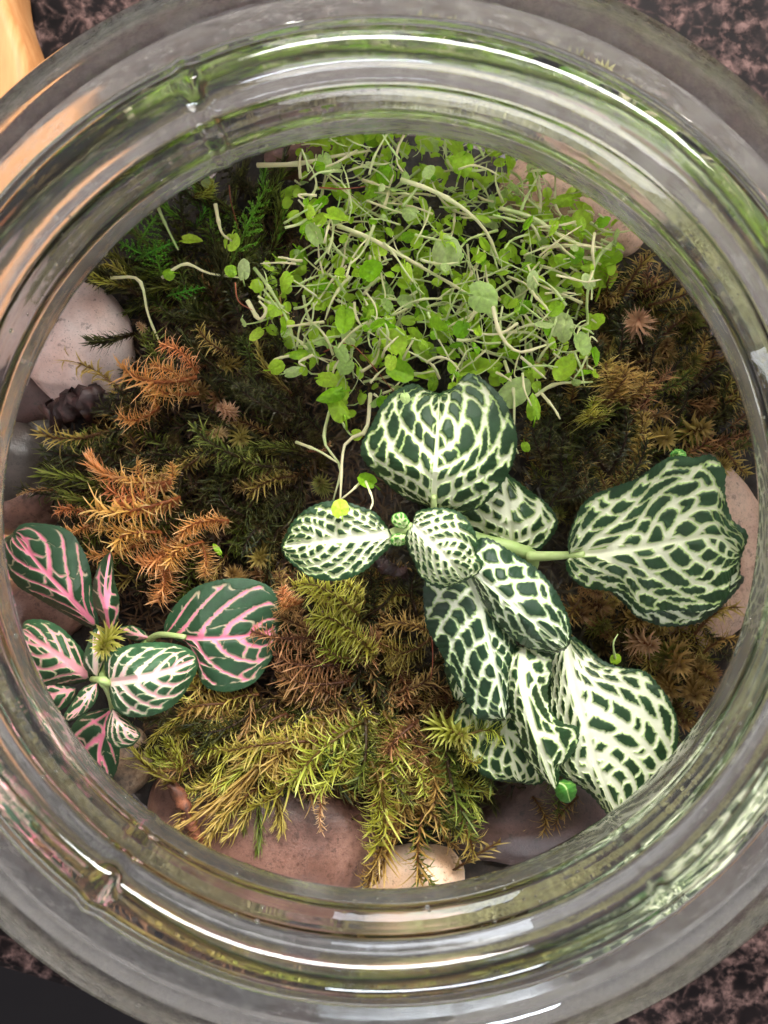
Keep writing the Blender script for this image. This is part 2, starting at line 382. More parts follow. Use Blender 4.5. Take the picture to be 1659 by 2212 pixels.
# ------------------------------------------------------------------ glass jar
JX = -0.03
def jar():
    # outer profile from the foot up, over the lip and down the inside
    outer = [(0.0, 0.10), (2.5, 0.10), (4.6, 0.12), (5.3, 0.02), (5.8, 0.05), (6.3, 0.35), (6.65, 1.0), (6.95, 2.0), (7.15, 3.2), (7.27, 4.6), (7.31, 6.0), (7.30, 6.9),
             (7.18, 7.6), (6.9, 8.08), (6.4, 8.36), (5.80, 8.50), (5.35, 8.56), (5.0, 8.60), (4.82, 8.68), (4.75, 8.82), (4.74, 9.0), (4.74, 9.25), (4.76, 9.42), (4.84, 9.48), (4.93, 9.55), (4.98, 9.66), (4.95, 9.77), (4.86, 9.83), (4.78, 9.85), (4.72, 9.88),
             (4.69, 9.94), (4.66, 10.03), (4.60, 10.11), (4.50, 10.145), (4.40, 10.14), (4.31, 10.10), (4.265, 10.02)]
    inner = [(4.25, 9.92), (4.245, 9.80), (4.24, 9.65), (4.225, 9.56), (4.205, 9.52), (4.20, 9.44), (4.205, 9.2), (4.21, 9.0), (4.23, 8.86), (4.26, 8.72), (4.33, 8.55), (4.48, 8.42), (4.75, 8.35), (5.2, 8.31), (5.8, 8.23), (6.3, 8.07), (6.65, 7.75), (6.88, 7.2), (6.98, 6.4), (7.0, 5.6), (6.96, 4.6),
             (6.84, 3.2), (6.6, 2.0), (6.2, 1.2), (5.6, 0.8), (4.8, 0.65), (3.0, 0.6), (0.0, 0.6)]
    pr = catmull(outer + inner, 280)
    pr[0, 0] = 0.0; pr[-1, 0] = 0.0
    M_ = 560
    vs = []
    nout = int(230)
    for i, (r, z) in enumerate(pr):
        up_out = i < np.argmax(pr[:, 1])
        for k in range(M_):
            th = 2 * math.pi * k / M_
            rr, zz = max(r, 0.0), z
            if r > 4 and z > 8.4: rr += 0.07
            if 0.5 < r:
                rr += 0.012 * math.sin(3 * th + z * 1.1) + 0.006 * math.sin(7 * th - z * 2.3)
            if up_out and 8.75 < z < 9.5 and 4.6 < r < 4.95:
                # screw thread: a raised helical rib in two starts
                for start in (0.0, math.pi):
                    turn = ((th - start) % (2 * math.pi)) / (2 * math.pi)
                    zc_ = 9.32 - 0.25 * turn
                    env = min(1, turn * 9) * min(1, (1 - turn) * 9)
                    rr += 0.05 * env * math.exp(-((z - zc_) / 0.09) ** 2)
            if r > 3.6 and z > 8.6:
                for s, wd, am in ((1.99, 0.014, 0.03), (4.07, 0.018, 0.035), (5.35, 0.010, 0.01)):
                    dd = (th - s + math.pi) % (2 * math.pi) - math.pi
                    rr += am * math.exp(-(dd / wd) ** 2) * (1 if up_out else -1)
            vs.append((JX + rr * math.cos(th), rr * math.sin(th), zz))
    fs = []
    n = len(pr)
    for i in range(n - 1):
        for k in range(M_):
            k2 = (k + 1) % M_
            fs.append((i * M_ + k, i * M_ + k2, (i + 1) * M_ + k2, (i + 1) * M_ + k))
    me = mesh_from('glass_jar', vs, fs, M['glass'])
    bm = bmesh.new(); bm.from_mesh(me); bmesh.ops.remove_doubles(bm, verts=bm.verts, dist=1e-4)
    bmesh.ops.recalc_face_normals(bm, faces=bm.faces); bm.to_mesh(me); bm.free()
    me.polygons.foreach_set('use_smooth', [True] * len(me.polygons))
    me.materials.append(M['haze'])               # inner wall under the shoulder, hazed to pale the outer ring
    for p in me.polygons:
        c = p.center; r = math.hypot(c.x - JX, c.y)
        if 2.0 < c.z < 8.45 and 4.6 < r < float(np.interp(c.z, [2, 3.2, 4.6, 6, 7, 7.8, 8.1, 8.45], [6.72, 7.0, 7.12, 7.15, 7.08, 6.8, 6.55, 6.0])):
            p.material_index = 1
    o = link('glass_jar', me)
    tagit(o, 'wide clear glass jar with threaded neck holding the moss garden', 'jar')
jar()

# ------------------------------------------------------------------ soil
def soil():
    vs, fs = [], []
    nr, na = 60, 150
    def top(x, y):
        r = math.hypot(x, y)
        m = 3.75 + 0.45 * noise.noise(Vector((x * 0.5, y * 0.5, 2))) + 0.22 * noise.noise(Vector((x * 1.9, y * 1.9, 5))) + 0.08 * noise.noise(Vector((x * 6, y * 6, 1)))
        return m + 0.1 * math.exp(-r * r / 10) - 0.05 * max(0, r - 4.6)
    for i in range(nr + 1):
        for k in range(na):
            r = 6.84 * i / nr; th = 2 * math.pi * k / na
            x, y = r * math.cos(th), r * math.sin(th)
            vs.append((JX + x, y, top(x, y)))
    for i in range(nr):
        for k in range(na):
            k2 = (k + 1) % na; fs.append((i * na + k, (i + 1) * na + k, (i + 1) * na + k2, i * na + k2))
    b = len(vs)
    for z, r in ((3.0, 6.76), (2.0, 6.52), (1.3, 6.1), (0.9, 5.6), (0.72, 4.8)):
        for k in range(na):
            th = 2 * math.pi * k / na; vs.append((JX + r * math.cos(th), r * math.sin(th), z))
    prev = nr * na
    for j in range(5):
        cur = b + j * na
        for k in range(na):
            k2 = (k + 1) % na; fs.append((prev + k, cur + k, cur + k2, prev + k2))
        prev = cur
    fs.append(tuple(prev + k for k in range(na)))
    o = link('soil', mesh_from('soil', vs, fs, M['soil'])); tagit(o, 'dark damp soil filling the lower part of the jar', 'soil', kind='stuff')
soil()

# ------------------------------------------------------------------ pebbles
def pebble(px, py, z, ax, ay, az, rot, mat, label, seed, rough=0.06):
    bm = bmesh.new(); bmesh.ops.create_icosphere(bm, subdivisions=5, radius=1)
    for v in bm.verts:
        p = v.co.normalized()
        e = 0.85
        q = Vector([math.copysign(abs(c) ** e, c) for c in p]); q = q / max(q.length, 1e-6) * (1 + 0.05 * (q.length - 1))
        d = 1 + rough * 2.2 * noise.noise(p * 1.1 + Vector((seed, 0, 0))) + rough * 0.5 * noise.noise(p * 3.1 + Vector((seed, 3, 0))) + 0.004 * noise.noise(p * 12)
        v.co = Vector((q.x * ax, q.y * ay, q.z * az)) * d
    me = bpy.data.meshes.new('pebble'); bm.to_mesh(me); bm.free(); me.materials.append(mat)
    me.polygons.foreach_set('use_smooth', [True] * len(me.polygons))
    o = link('pebble', me, loc=P(px, py, z + 0.45)); o.rotation_euler = (R.uniform(-.15, .15), R.uniform(-.15, .15), rot)
    bpy.context.view_layer.update()
    mw = o.matrix_basis.copy(); inv = mw.inverted()
    for v in me.vertices:                       # a pebble lies against the glass, never in it
        q = mw @ v.co; r = math.hypot(q.x - JX, q.y)
        lim = float(np.interp(q.z, [0.7, 1.2, 2.0, 3.2, 4.6, 6.0], [4.7, 6.1, 6.5, 6.75, 6.88, 6.92]))
        if r > lim: q.x = JX + (q.x - JX) * lim / r; q.y *= lim / r; v.co = inv @ q
    tagit(o, label, 'pebble', 'pebbles round the moss')
ST = {
 'white': mat_stone('white_pink_pebble', (0.66, 0.42, 0.34), (0.84, 0.66, 0.60), (0.88, 0.78, 0.74), 0.35, 0.25, 0.9),
 'pink': mat_stone('tan_pink_pebble', (0.48, 0.28, 0.20), (0.64, 0.42, 0.31), (0.72, 0.52, 0.40), 0.45, 0.6, 1.0),
 'plum': mat_stone('plum_brown_pebble', (0.10, 0.045, 0.032), (0.17, 0.085, 0.062), (0.26, 0.14, 0.105), 0.34, 0.8, 1.1),
 'brown': mat_stone('dark_brown_pebble', (0.05, 0.028, 0.025), (0.10, 0.055, 0.048), (0.17, 0.10, 0.085), 0.4, 0.6, 1.2),
 'cream': mat_stone('cream_pebble', (0.62, 0.36, 0.20), (0.76, 0.54, 0.38), (0.84, 0.68, 0.55), 0.35, 0.25, 1.0),
 'speck': mat_stone('speckled_pebble', (0.03, 0.03, 0.025), (0.34, 0.22, 0.13), (0.66, 0.50, 0.34), 0.45, 0.9, 2.6),
 'grey': mat_stone('grey_pebble', (0.035, 0.028, 0.024), (0.07, 0.055, 0.045), (0.13, 0.10, 0.085), 0.4, 0.5, 1.2),
}
for a in (
 (165, 745, 3.6, 1.0, 1.15, 0.75, 0.35, ST['white'], 'large smooth white pink pebble at the left wall, above the orange moss', 1),
 (80, 985, 3.1, 0.85, 0.8, 0.6, 0.9, ST['grey'], 'dark grey pebble at the left wall below the white pebble', 2),
 (48, 1090, 3.3, 0.75, 0.55, 0.55, 0.0, ST['plum'], 'small plum pebble in the gap above the pink veined plant', 3),
 (85, 1320, 3.3, 0.95, 0.7, 0.6, 0.3, ST['plum'], 'plum pebble mostly hidden beneath the pink veined leaves', 4),
 (262, 1655, 3.1, 0.78, 0.55, 0.5, 0.9, ST['speck'], 'black and tan speckled pebble under the lowest pink leaf', 5),
 (560, 1800, 3.3, 2.1, 1.35, 1.0, -0.18, ST['plum'], 'largest plum brown pebble at the bottom wall under yellow moss', 6),
 (905, 1905, 3.2, 0.95, 0.78, 0.65, 0.5, ST['cream'], 'cream orange pebble poking out at the bottom wall', 7),
 (1135, 1760, 3.1, 1.55, 0.85, 0.75, 0.16, ST['brown'], 'dark brown pebble right of the cream one, under the big leaves', 8),
 (1520, 1190, 3.3, 1.25, 1.7, 0.7, 0.05, ST['pink'], 'large flat pinkish tan pebble beneath the big right-side leaf', 9),
 (1240, 450, 3.2, 1.35, 0.95, 0.7, -0.55, ST['pink'], 'tan pebble at the upper wall behind the creeping plant', 10),
 (660, 330, 3.0, 0.9, 0.7, 0.6, 0.2, ST['plum'], 'reddish pebble at the top wall behind pale stems', 11),
 (22, 1010, 3.4, 0.8, 0.9, 0.7, 0.1, ST['grey'], 'grey pebble squeezed against the left glass', 13),
 (60, 860, 3.1, 0.8, 0.8, 0.7, 0.5, ST['brown'], 'brown pebble behind the large white one at the left glass', 14),
 (1600, 800, 2.9, 0.8, 0.8, 0.6, 0.2, ST['brown'], 'brown pebble against the right wall behind olive moss', 12),
): pebble(*a)

# ------------------------------------------------------------------ veined leaves
def sines(x, y, rng, n, f):
    s = np.zeros_like(x)
    for _ in range(n):
        a = rng.uniform(0, 2 * np.pi); fr = f * rng.uniform(0.6, 1.5)
        s += np.sin(fr * (np.cos(a) * x + np.sin(a) * y) + rng.uniform(0, 6.28))
    return s / math.sqrt(n)

def sstep(a, b, x):
    t = np.clip((x - a) / (b - a), 0, 1); return t * t * (3 - 2 * t)

def vein_field(t, v, X, Y, length, hw, rng, cw, cl, lean, th, pale, mid_w, margin, style):
    """how much of a vein there is at every point: 1 vein, 0 dark blade; cells cw wide lie in rows along the side veins"""
    out = np.zeros_like(t)
    W = float(hw.max())
    if style == 'white': cw *= 1.1; lean *= 0.88; th *= 0.84
    cl = cw * (1.0 if style == 'white' else 1.25)
    nn = math.hypot(1.15 * lean * length, W)
    for side in (1, -1):
        m = (v * side) >= 0
        tt, av = t[m], np.abs(v[m]); xx, yy = X[m], Y[m]
        wob = (0.09 if style == 'pink' else 0.15) * sines(xx, yy, rng, 5, 0.035)
        tq = tt - lean * av ** 1.3
        q = tq * length * W / nn / cw + wob + rng.uniform(0, 1)
        c = (tt * length * lean * length + av * W * W) / nn / cl + 0.5 * wob
        # rows crowd together towards the leaf base
        q = q + 0.9 * np.exp(-tt * 6) * (0.5 - av)
        i0 = int(math.floor(q.min())) - 1
        ri = np.floor(q).astype(int) - i0; fq = q - np.floor(q)
        nrow = ri.max() + 2; ncol = int(c.max()) + 8
        off = rng.uniform(0, 1, nrow); tilt = rng.uniform(-0.35, 0.35, nrow); jit = rng.uniform(-0.3, 0.3, (nrow, ncol))
        gone = rng.rand(nrow, ncol) < (0.05 if style == 'white' else 0.1)
        thin = rng.uniform(0.6, 1.15, (nrow, ncol))
        cc = c + off[ri] + tilt[ri] * (fq - 0.5) * 2 + 0.10 * np.sin(fq * 6.28 + ri) + 2
        jr = np.round(cc).astype(int)
        dC = np.full_like(cc, 9.0); tn = np.ones_like(cc)
        for dj in (-1, 0, 1):
            jj = np.clip(jr + dj, 0, ncol - 1)
            dd = np.abs(cc - (jj + jit[ri, jj])) + 9 * gone[ri, jj]
            tn = np.where(dd < dC, thin[ri, jj], tn); dC = np.minimum(dC, dd)
        eC = dC * cl / cw; eR = np.minimum(fq, 1 - fq)
        e = -np.log(np.exp(-11 * eC) + np.exp(-11 * eR)) / 11            # rounded corners
        same_row = eC < eR
        rag = 0.035 * sines(xx, yy, rng, 7, 0.2) + 0.02 * sines(xx, yy, rng, 7, 0.5)
        thick = th * (1 + pale * (1 - tt) ** 1.3 * (1 - 0.45 * av)) * (1 - 0.25 * av)
        if style == 'pink':
            # side veins strong, cross veins thin and often broken off
            brk = sines(xx, yy, rng, 4, 0.045)
            thick = np.where(same_row, thick * np.clip(0.3 + 0.5 * brk, -0.6, 0.7), thick * (1.15 - 0.5 * av))
            rag = rag * 0.7
        else:
            thick = np.where(same_row, thick * 0.92 * tn, thick * (1.25 - 0.35 * av))
        V = 1 - sstep(thick - 0.09, thick + 0.09, e + rag)
        mw = mid_w * (1 - 0.65 * tt)
        mid = 1 - sstep(0.45, 1.1, av * hw[m] / mw)
        V = np.maximum(V, mid)
        # dark rim, uneven
        eg = np.minimum((1 - av) * hw[m], (1 - tt) * length * 0.8) / margin + 0.3 * sines(xx, yy, rng, 5, 0.16)
        V = V * sstep(0.55, 1.25, eg)
        out[m] = V
    return out

leaf_count = 0
def vein_leaf(name, parent, mid, A, B, zm, za, zb, mat, cw=9, cl=12, lean=0.42, th=0.19, pale=0.7, mid_w=9, margin=11, style='white', teeth=2.6, whiten=0.0, label=None, relief=0.055, seed=None, res=2.1, wave=0.0):
    global leaf_count
    leaf_count += 1
    rng = np.random.RandomState(seed if seed is not None else 100 + leaf_count)
    base, tip = mid[0], mid[-1]
    if style == 'white': margin = margin * 0.68
    ln = sum(math.dist(mid[i], mid[i + 1]) for i in range(len(mid) - 1))
    nt = int(max(24, min(190, ln / res)))
    Mp = catmull(mid, nt)
    Ap = catmull([base] + A + [tip], nt); Bp = catmull([base] + B + [tip], nt)
    # serrated margin
    for E, sg in ((Ap, 1), (Bp, 1)):
        tg = np.gradient(E, axis=0); nn = np.stack([-tg[:, 1], tg[:, 0]], 1); nn /= (np.linalg.norm(nn, axis=1, keepdims=True) + 1e-6)
        dirs = E - Mp; s = np.sign((nn * dirs).sum(1, keepdims=True))
        al = np.r_[0, np.cumsum(np.linalg.norm(np.diff(E, axis=0), axis=1))]
        saw = ((al / (13 + 2 * rng.rand())) % 1.0)
        tooth = teeth * (np.abs(saw - 0.35) < 0.35) * (1 - saw) + 0.4 * teeth * np.sin(al * 0.045 + rng.rand() * 6)
        tooth[:2] = 0; tooth[-2:] = 0
        E += nn * s * tooth[:, None]
    hwA = np.linalg.norm(Ap - Mp, axis=1); hwB = np.linalg.norm(Bp - Mp, axis=1)
    nh = int(max(12, min(84, max(hwA.max(), hwB.max()) / res)))
    vv = np.linspace(-1, 1, 2 * nh + 1)
    T, V = np.meshgrid(np.linspace(0, 1, nt), vv, indexing='ij')
    av = np.abs(V)[..., None]
    E = np.where((V >= 0)[..., None], Ap[:, None, :], Bp[:, None, :])
    XY = Mp[:, None, :] * (1 - av) + E * av
    hw = np.where(V >= 0, hwA[:, None], hwB[:, None])
    f = lambda z: np.interp(T, np.linspace(0, 1, len(z)), z)
    zc, zA, zB = f(zm), f(za), f(zb)
    ztar = np.where(V >= 0, zA, zB)
    Z = zc + (ztar - zc) * np.abs(V) ** 1.7
    tf, vf = T.ravel(), V.ravel(); X, Y = XY[..., 0].ravel(), XY[..., 1].ravel()
    ve = vein_field(tf, vf, X, Y, ln, hw.ravel(), rng, cw, cl, lean, th, pale, mid_w, margin, style)
    puff = relief * (1 - np.clip(ve, 0, 1)) * np.clip(hw.ravel() / 40, 0, 1)
    zz = Z.ravel() + puff + wave * (0.5 * sines(X, Y, rng, 4, 0.03) + 0.3 * sines(X, Y, rng, 4, 0.06)) * np.abs(vf) ** 1.5
    # a groove along the midrib
    zz -= 0.03 * np.exp(-(np.abs(vf) * hw.ravel() / 9) ** 2)
    d = ZC - zz
    co = np.stack([(X - PX / 2) / PX * d, (1106 - Y) / PX * d, zz], 1)
    w_ = 2 * nh + 1
    I = np.arange((nt) * w_).reshape(nt, w_)
    quads = np.stack([I[:-1, :-1], I[1:, :-1], I[1:, 1:], I[:-1, 1:]], -1).reshape(-1, 4)
    if (np.cross(np.append(Mp[-1] - Mp[0], 0), np.append(Ap[nt // 2] - Mp[nt // 2], 0))[2]) > 0: quads = quads[:, ::-1]
    pl = np.clip(whiten * (1 - tf) * 1.6 * np.clip(ve * 1.2, 0, 1), 0, 1)
    me = mesh_from(name, co, quads, mat, attrs={'vein': ve, 'pale': pl})
    o = link(name, me, parent)
    if label: o['label'] = label
    return o

def petiole(parent, pts, r0, r1, mat, name='stem', n=14, sides=9):
    c = catmull([P(*p) for p in pts], n)
    v, f = tube(c, [r0 + (r1 - r0) * i / (n - 1) for i in range(n)], sides)
    return link(name, mesh_from(name, v, f, mat), parent)

white = empty('veined_plant', (P(1150, 1200, 3.6)))
white.location = (0, 0, 0)
tagit(white, 'low plant with dark green leaves netted in white veins', 'plant')
W_ = M['wleaf']; WS = M['wleaf_shiny']
vein_leaf('leaf', white, [(937, 1099), (938, 1040), (944, 960), (949, 850)],
  [(880, 1076), (814, 1026), (781, 978), (800, 923), (834, 863), (889, 830), (925, 843)],
  [(995, 1110), (1048, 1085), (1096, 1026), (1116, 947), (1098, 883), (1064, 839), (1016, 806), (980, 838)],
  [6.95, 7.35, 7.3, 7.1], [6.5, 6.7, 6.9, 7.0], [6.5, 6.7, 6.9, 7.0], W_, cw=31, cl=36, lean=0.5, th=0.119, pale=0.35, mid_w=9, margin=12, label='round upright leaf with a bitten tip, at the top of the plant', seed=3, wave=0.03)
vein_leaf('leaf', white, [(846, 1153), (780, 1160), (700, 1168), (606, 1180)],
  [(814, 1113), (782, 1097), (727, 1081), (667, 1099), (628, 1133)],
  [(850, 1172), (822, 1198), (782, 1236), (735, 1252), (679, 1248), (640, 1226), (618, 1204)],
  [6.9, 7.1, 7.0, 6.8], [6.8, 7.0, 6.9, 6.7], [6.8, 7.0, 6.9, 6.7], W_, cw=17, cl=25, lean=0.55, th=0.164, pale=0.9, mid_w=15, margin=13, whiten=0.5, label='pale left-pointing leaf with broad white centre', seed=5)
vein_leaf('leaf', white, [(1108, 1176), (1104, 1140), (1096, 1090), (1080, 1015)],
  [(1052, 1168), (1005, 1128), (985, 1085), (1015, 1035)],
  [(1155, 1190), (1191, 1161), (1204, 1129), (1187, 1097), (1155, 1068), (1106, 1032)],
  [5.9, 6.1, 6.0, 5.9], [5.8, 5.8, 5.8, 5.8], [5.8, 5.7, 5.7, 5.8], W_, cw=26, cl=32, lean=0.45, th=0.180, pale=0.6, mid_w=11, margin=13, label='shaded leaf half hidden behind the round one', seed=6)
vein_leaf('leaf', white, [(1229, 1198), (1314, 1192), (1402, 1180), (1486, 1164), (1545, 1160), (1604, 1196)],
  [(1230, 1163), (1252, 1099), (1280, 1071), (1314, 1058), (1375, 1034), (1415, 1007), (1456, 987), (1500, 988), (1535, 983), (1564, 1017), (1566, 1060), (1581, 1122), (1613, 1153)],
  [(1222, 1217), (1232, 1244), (1266, 1268), (1310, 1275), (1345, 1284), (1385, 1320), (1440, 1318), (1497, 1321), (1547, 1308), (1574, 1281), (1581, 1244)],
  [6.3, 6.7, 6.8, 6.7, 6.5], [6.5, 6.9, 6.9, 6.6], [6.2, 6.2, 6.3, 6.3], W_, cw=35, cl=46, lean=0.5, th=0.111, pale=1.1, mid_w=12, margin=12, label='largest leaf, wavy and torn at its tip, on the right', seed=8, wave=0.05, res=2.1)
vein_leaf('leaf', white, [(1305, 1262), (1400, 1290), (1500, 1300), (1600, 1240)],
  [(1400, 1250), (1500, 1230), (1590, 1205)],
  [(1345, 1300), (1372, 1330), (1400, 1342), (1445, 1352), (1510, 1345), (1562, 1305), (1606, 1256)],
  [5.7, 5.8, 5.8, 5.7], [5.8, 5.8, 5.8], [5.5, 5.5, 5.5], WS, cw=26, cl=34, lean=0.4, th=0.180, pale=0.7, mid_w=10, margin=12, label='leaf peeping out below the largest leaf', seed=9)
vein_leaf('leaf', white, [(1090, 1425), (1090, 1500), (1092, 1580), (1125, 1692)],
  [(1040, 1470), (993, 1526), (982, 1573), (1000, 1625), (1033, 1664), (1070, 1684)],
  [(1150, 1470), (1190, 1560), (1200, 1640), (1172, 1690)],
  [5.5, 5.6, 5.6, 5.5], [5.4, 5.4, 5.3], [5.4, 5.4, 5.4], W_, cw=27, cl=34, lean=0.45, th=0.139, pale=0.5, mid_w=10, margin=10, label='low leaf spread out under the folded ones', seed=10)
vein_leaf('leaf', white, [(1035, 1380), (1010, 1430), (995, 1470), (990, 1515)],
  [(985, 1385), (961, 1430), (968, 1475), (980, 1505)], [(1050, 1420), (1050, 1480), (1020, 1512)],
  [5.5, 5.6, 5.5], [5.4, 5.4], [5.4, 5.4], W_, cw=20, cl=26, lean=0.45, th=0.164, pale=0.5, mid_w=7, margin=9, label='small strip of leaf showing left of the folded leaves', seed=12)
vein_leaf('leaf', white, [(1224, 1383), (1236, 1470), (1262, 1560), (1290, 1660), (1345, 1780)],
  [(1240, 1378), (1267, 1397), (1306, 1430), (1346, 1444), (1392, 1450), (1424, 1482), (1447, 1518), (1464, 1565), (1462, 1612), (1440, 1665), (1400, 1720)],
  [(1193, 1407), (1184, 1494), (1190, 1580), (1200, 1660), (1247, 1694), (1280, 1722), (1312, 1757)],
  [5.7, 6.0, 6.1, 6.0, 5.8], [5.8, 5.9, 5.8, 5.7], [5.6, 5.6, 5.6, 5.6], W_, cw=34, cl=40, lean=0.52, th=0.201, pale=0.7, mid_w=15, margin=10, whiten=0.35, label='broad very white leaf at the bottom right', seed=13, wave=0.04)
vein_leaf('leaf', white, [(1000, 1228), (1030, 1290), (1052, 1370), (1072, 1450), (1092, 1556)],
  [(958, 1240), (918, 1262), (920, 1343), (947, 1399), (976, 1454), (1009, 1512), (1029, 1549), (1058, 1556)],
  [(1035, 1250), (1078, 1300), (1112, 1370), (1112, 1450), (1104, 1518)],
  [6.3, 6.5, 6.4, 6.2], [6.2, 6.1, 6.0, 6.0], [6.3, 6.2, 6.1], WS, cw=31, cl=42, lean=0.35, th=0.102, pale=0.3, mid_w=9, margin=8, label='long drooping leaf with large dark cells', seed=14, wave=0.03)
vein_leaf('leaf', white, [(1130, 1398), (1128, 1470), (1146, 1550), (1172, 1625), (1199, 1708)],
  [(1100, 1394), (1085, 1420), (1087, 1470), (1098, 1528), (1114, 1572), (1132, 1624), (1160, 1668)],
  [(1160, 1392), (1190, 1412), (1191, 1445), (1182, 1494), (1195, 1541), (1221, 1565), (1247, 1573), (1246, 1611), (1227, 1641), (1209, 1654), (1205, 1690)],
  [6.3, 6.6, 6.5, 6.1], [6.0, 6.0, 6.0], [6.1, 6.1, 6.1], W_, cw=30, cl=44, lean=0.55, th=0.123, pale=0.5, mid_w=15, margin=8, whiten=0.3, label='twisted folded leaf pointing down', seed=15, wave=0.05)
vein_leaf('leaf', white, [(1003, 1218), (1058, 1262), (1110, 1308), (1165, 1352), (1224, 1402)],
  [(1015, 1180), (1048, 1163), (1100, 1190), (1156, 1226), (1197, 1274), (1224, 1323), (1233, 1370)],
  [(1022, 1250), (1040, 1292), (1066, 1337), (1092, 1363), (1136, 1397), (1187, 1410)],
  [6.5, 6.9, 6.8, 6.5], [6.3, 6.5, 6.5, 6.3], [6.3, 6.5, 6.4, 6.3], WS, cw=31, cl=42, lean=0.4, th=0.115, pale=0.35, mid_w=9, margin=9, label='glossy arched leaf with a wet sheen, right of the small centre leaf', seed=16, wave=0.02)
vein_leaf('leaf', white, [(890, 1134), (925, 1165), (965, 1205), (1008, 1254)],
  [(902, 1105), (945, 1098), (993, 1109), (1020, 1137), (1031, 1169), (1029, 1197), (1042, 1217), (1030, 1240)],
  [(877, 1160), (884, 1190), (895, 1215), (908, 1244), (935, 1264), (962, 1268)],
  [7.2, 7.4, 7.3, 7.0], [7.0, 7.1, 6.9], [7.0, 7.1, 6.9], W_, cw=15, cl=20, lean=0.5, th=0.180, pale=0.7, mid_w=12, margin=9, whiten=0.5, label='smallest round leaf at the centre of the plant', seed=17)
vein_leaf('young_leaf', white, [(874, 1142), (866, 1126), (860, 1106)], [(856, 1138), (846, 1124), (850, 1112)], [(884, 1130), (880, 1118), (872, 1108)], [7.1, 7.2, 7.2], [7.1, 7.1], [7.1, 7.1], M['yleaf'], cw=9, cl=12, th=0.2, mid_w=3, margin=3, teeth=1, res=1.6)
vein_leaf('young_leaf', white, [(876, 1150), (866, 1164), (856, 1180)], [(856, 1152), (845, 1160), (846, 1174)], [(886, 1158), (882, 1170), (870, 1178)], [7.0, 7.1, 7.0], [7.0, 7.0], [7.0, 7.0], M['yleaf'], cw=9, cl=12, th=0.2, mid_w=3, margin=3, teeth=1, res=1.6)
vein_leaf('young_leaf', white, [(1204, 1690), (1222, 1700), (1232, 1734)], [(1216, 1684), (1240, 1692), (1244, 1712)], [(1198, 1704), (1204, 1722), (1216, 1732)], [6.1, 6.3, 6.1], [6.0, 6.0], [6.0, 6.0], M['yleaf'], cw=90, cl=90, th=0.01, pale=0.0, mid_w=3, margin=3, teeth=2, res=1.8, label='small plain green curled leaf at the lower tip')
vein_leaf('young_leaf', white, [(1456, 992), (1464, 982), (1482, 978)], [(1448, 984), (1456, 972), (1470, 970)], [(1470, 994), (1480, 990)], [6.6, 6.7, 6.6], [6.6, 6.6], [6.6, 6.6], M['yleaf'], cw=9, cl=12, th=0.05, pale=0.1, mid_w=2, margin=4, teeth=1.5, res=2)
G = M['stem_green']
petiole(white, [(1140, 1202, 5.95), (1185, 1201, 6.1), (1230, 1199, 6.28), (1262, 1197, 6.44)], 0.085, 0.045, G, 'petiole')
petiole(white, [(990, 1150, 6.1), (1050, 1170, 6.0), (1110, 1184, 5.95), (1150, 1205, 5.7), (1130, 1260, 4.9), (1110, 1320, 4.2), (1100, 1380, 3.5)], 0.10, 0.13, G, 'stem', 24)
petiole(white, [(845, 1153, 6.95), (866, 1145, 6.95), (890, 1140, 7.0), (900, 1150, 6.8), (930, 1165, 6.5), (1000, 1155, 6.0)], 0.07, 0.09, G, 'stem', 24)
petiole(white, [(936, 1120, 6.7), (937, 1100, 6.95), (938, 1070, 7.1)], 0.05, 0.04, G, 'petiole')
petiole(white, [(1000, 1160, 6.1), (1010, 1200, 6.2), (1002, 1230, 6.35)], 0.06, 0.05, G, 'petiole')
petiole(white, [(1140, 1300, 4.6), (1195, 1350, 5.2), (1222, 1386, 5.7)], 0.07, 0.05, G, 'petiole')
petiole(white, [(1150, 1300, 4.6), (1110, 1370, 5.4), (1092, 1430, 5.5)], 0.07, 0.05, G, 'petiole')

pink = empty('pink_veined_plant')
tagit(pink, 'low plant with dark green leaves veined in bright pink', 'plant')
PK = M['pleaf']; PP = M['pleaf_pale']
kw = dict(style='pink', teeth=1.0, relief=0.03)
vein_leaf('leaf', pink, [(214, 1357), (160, 1300), (95, 1232), (28, 1150)],
  [(190, 1354), (140, 1327), (79, 1290), (36, 1264), (8, 1215), (4, 1172)],
  [(210, 1330), (199, 1287), (195, 1232), (176, 1184), (147, 1145), (99, 1132), (50, 1132)],
  [5.4, 5.7, 5.6, 5.4], [5.3, 5.3, 5.2], [5.4, 5.5, 5.4], PK, cw=36, cl=46, lean=0.45, th=0.102, pale=0.5, mid_w=9, margin=9, label='large deep pink veined leaf against the left glass', seed=21, **kw)
vein_leaf('leaf', pink, [(355, 1371), (430, 1379), (500, 1377), (560, 1368), (603, 1352)],
  [(357, 1343), (379, 1307), (421, 1270), (476, 1252), (536, 1251), (587, 1272), (605, 1319)],
  [(380, 1382), (405, 1396), (425, 1434), (433, 1470), (456, 1489), (500, 1493), (548, 1475), (577, 1438), (594, 1403)],
  [5.2, 5.5, 5.4, 5.2], [5.2, 5.3, 5.2], [5.2, 5.2, 5.1], PK, cw=36, cl=50, lean=0.42, th=0.098, pale=0.45, mid_w=8, margin=13, label='broad leaf with hot pink midrib, right of its plant', seed=22, **kw)
vein_leaf('leaf', pink, [(165, 1486), (140, 1494), (110, 1500), (82, 1508)], [(130, 1478), (95, 1478), (80, 1490)], [(160, 1506), (135, 1532), (105, 1535)],
  [5.7, 5.8, 5.7], [5.7, 5.7], [5.6, 5.6], PP, cw=20, cl=24, lean=0.45, th=0.145, pale=0.5, mid_w=6, margin=5, label='small leaf pressed near the left glass', seed=23, **kw)
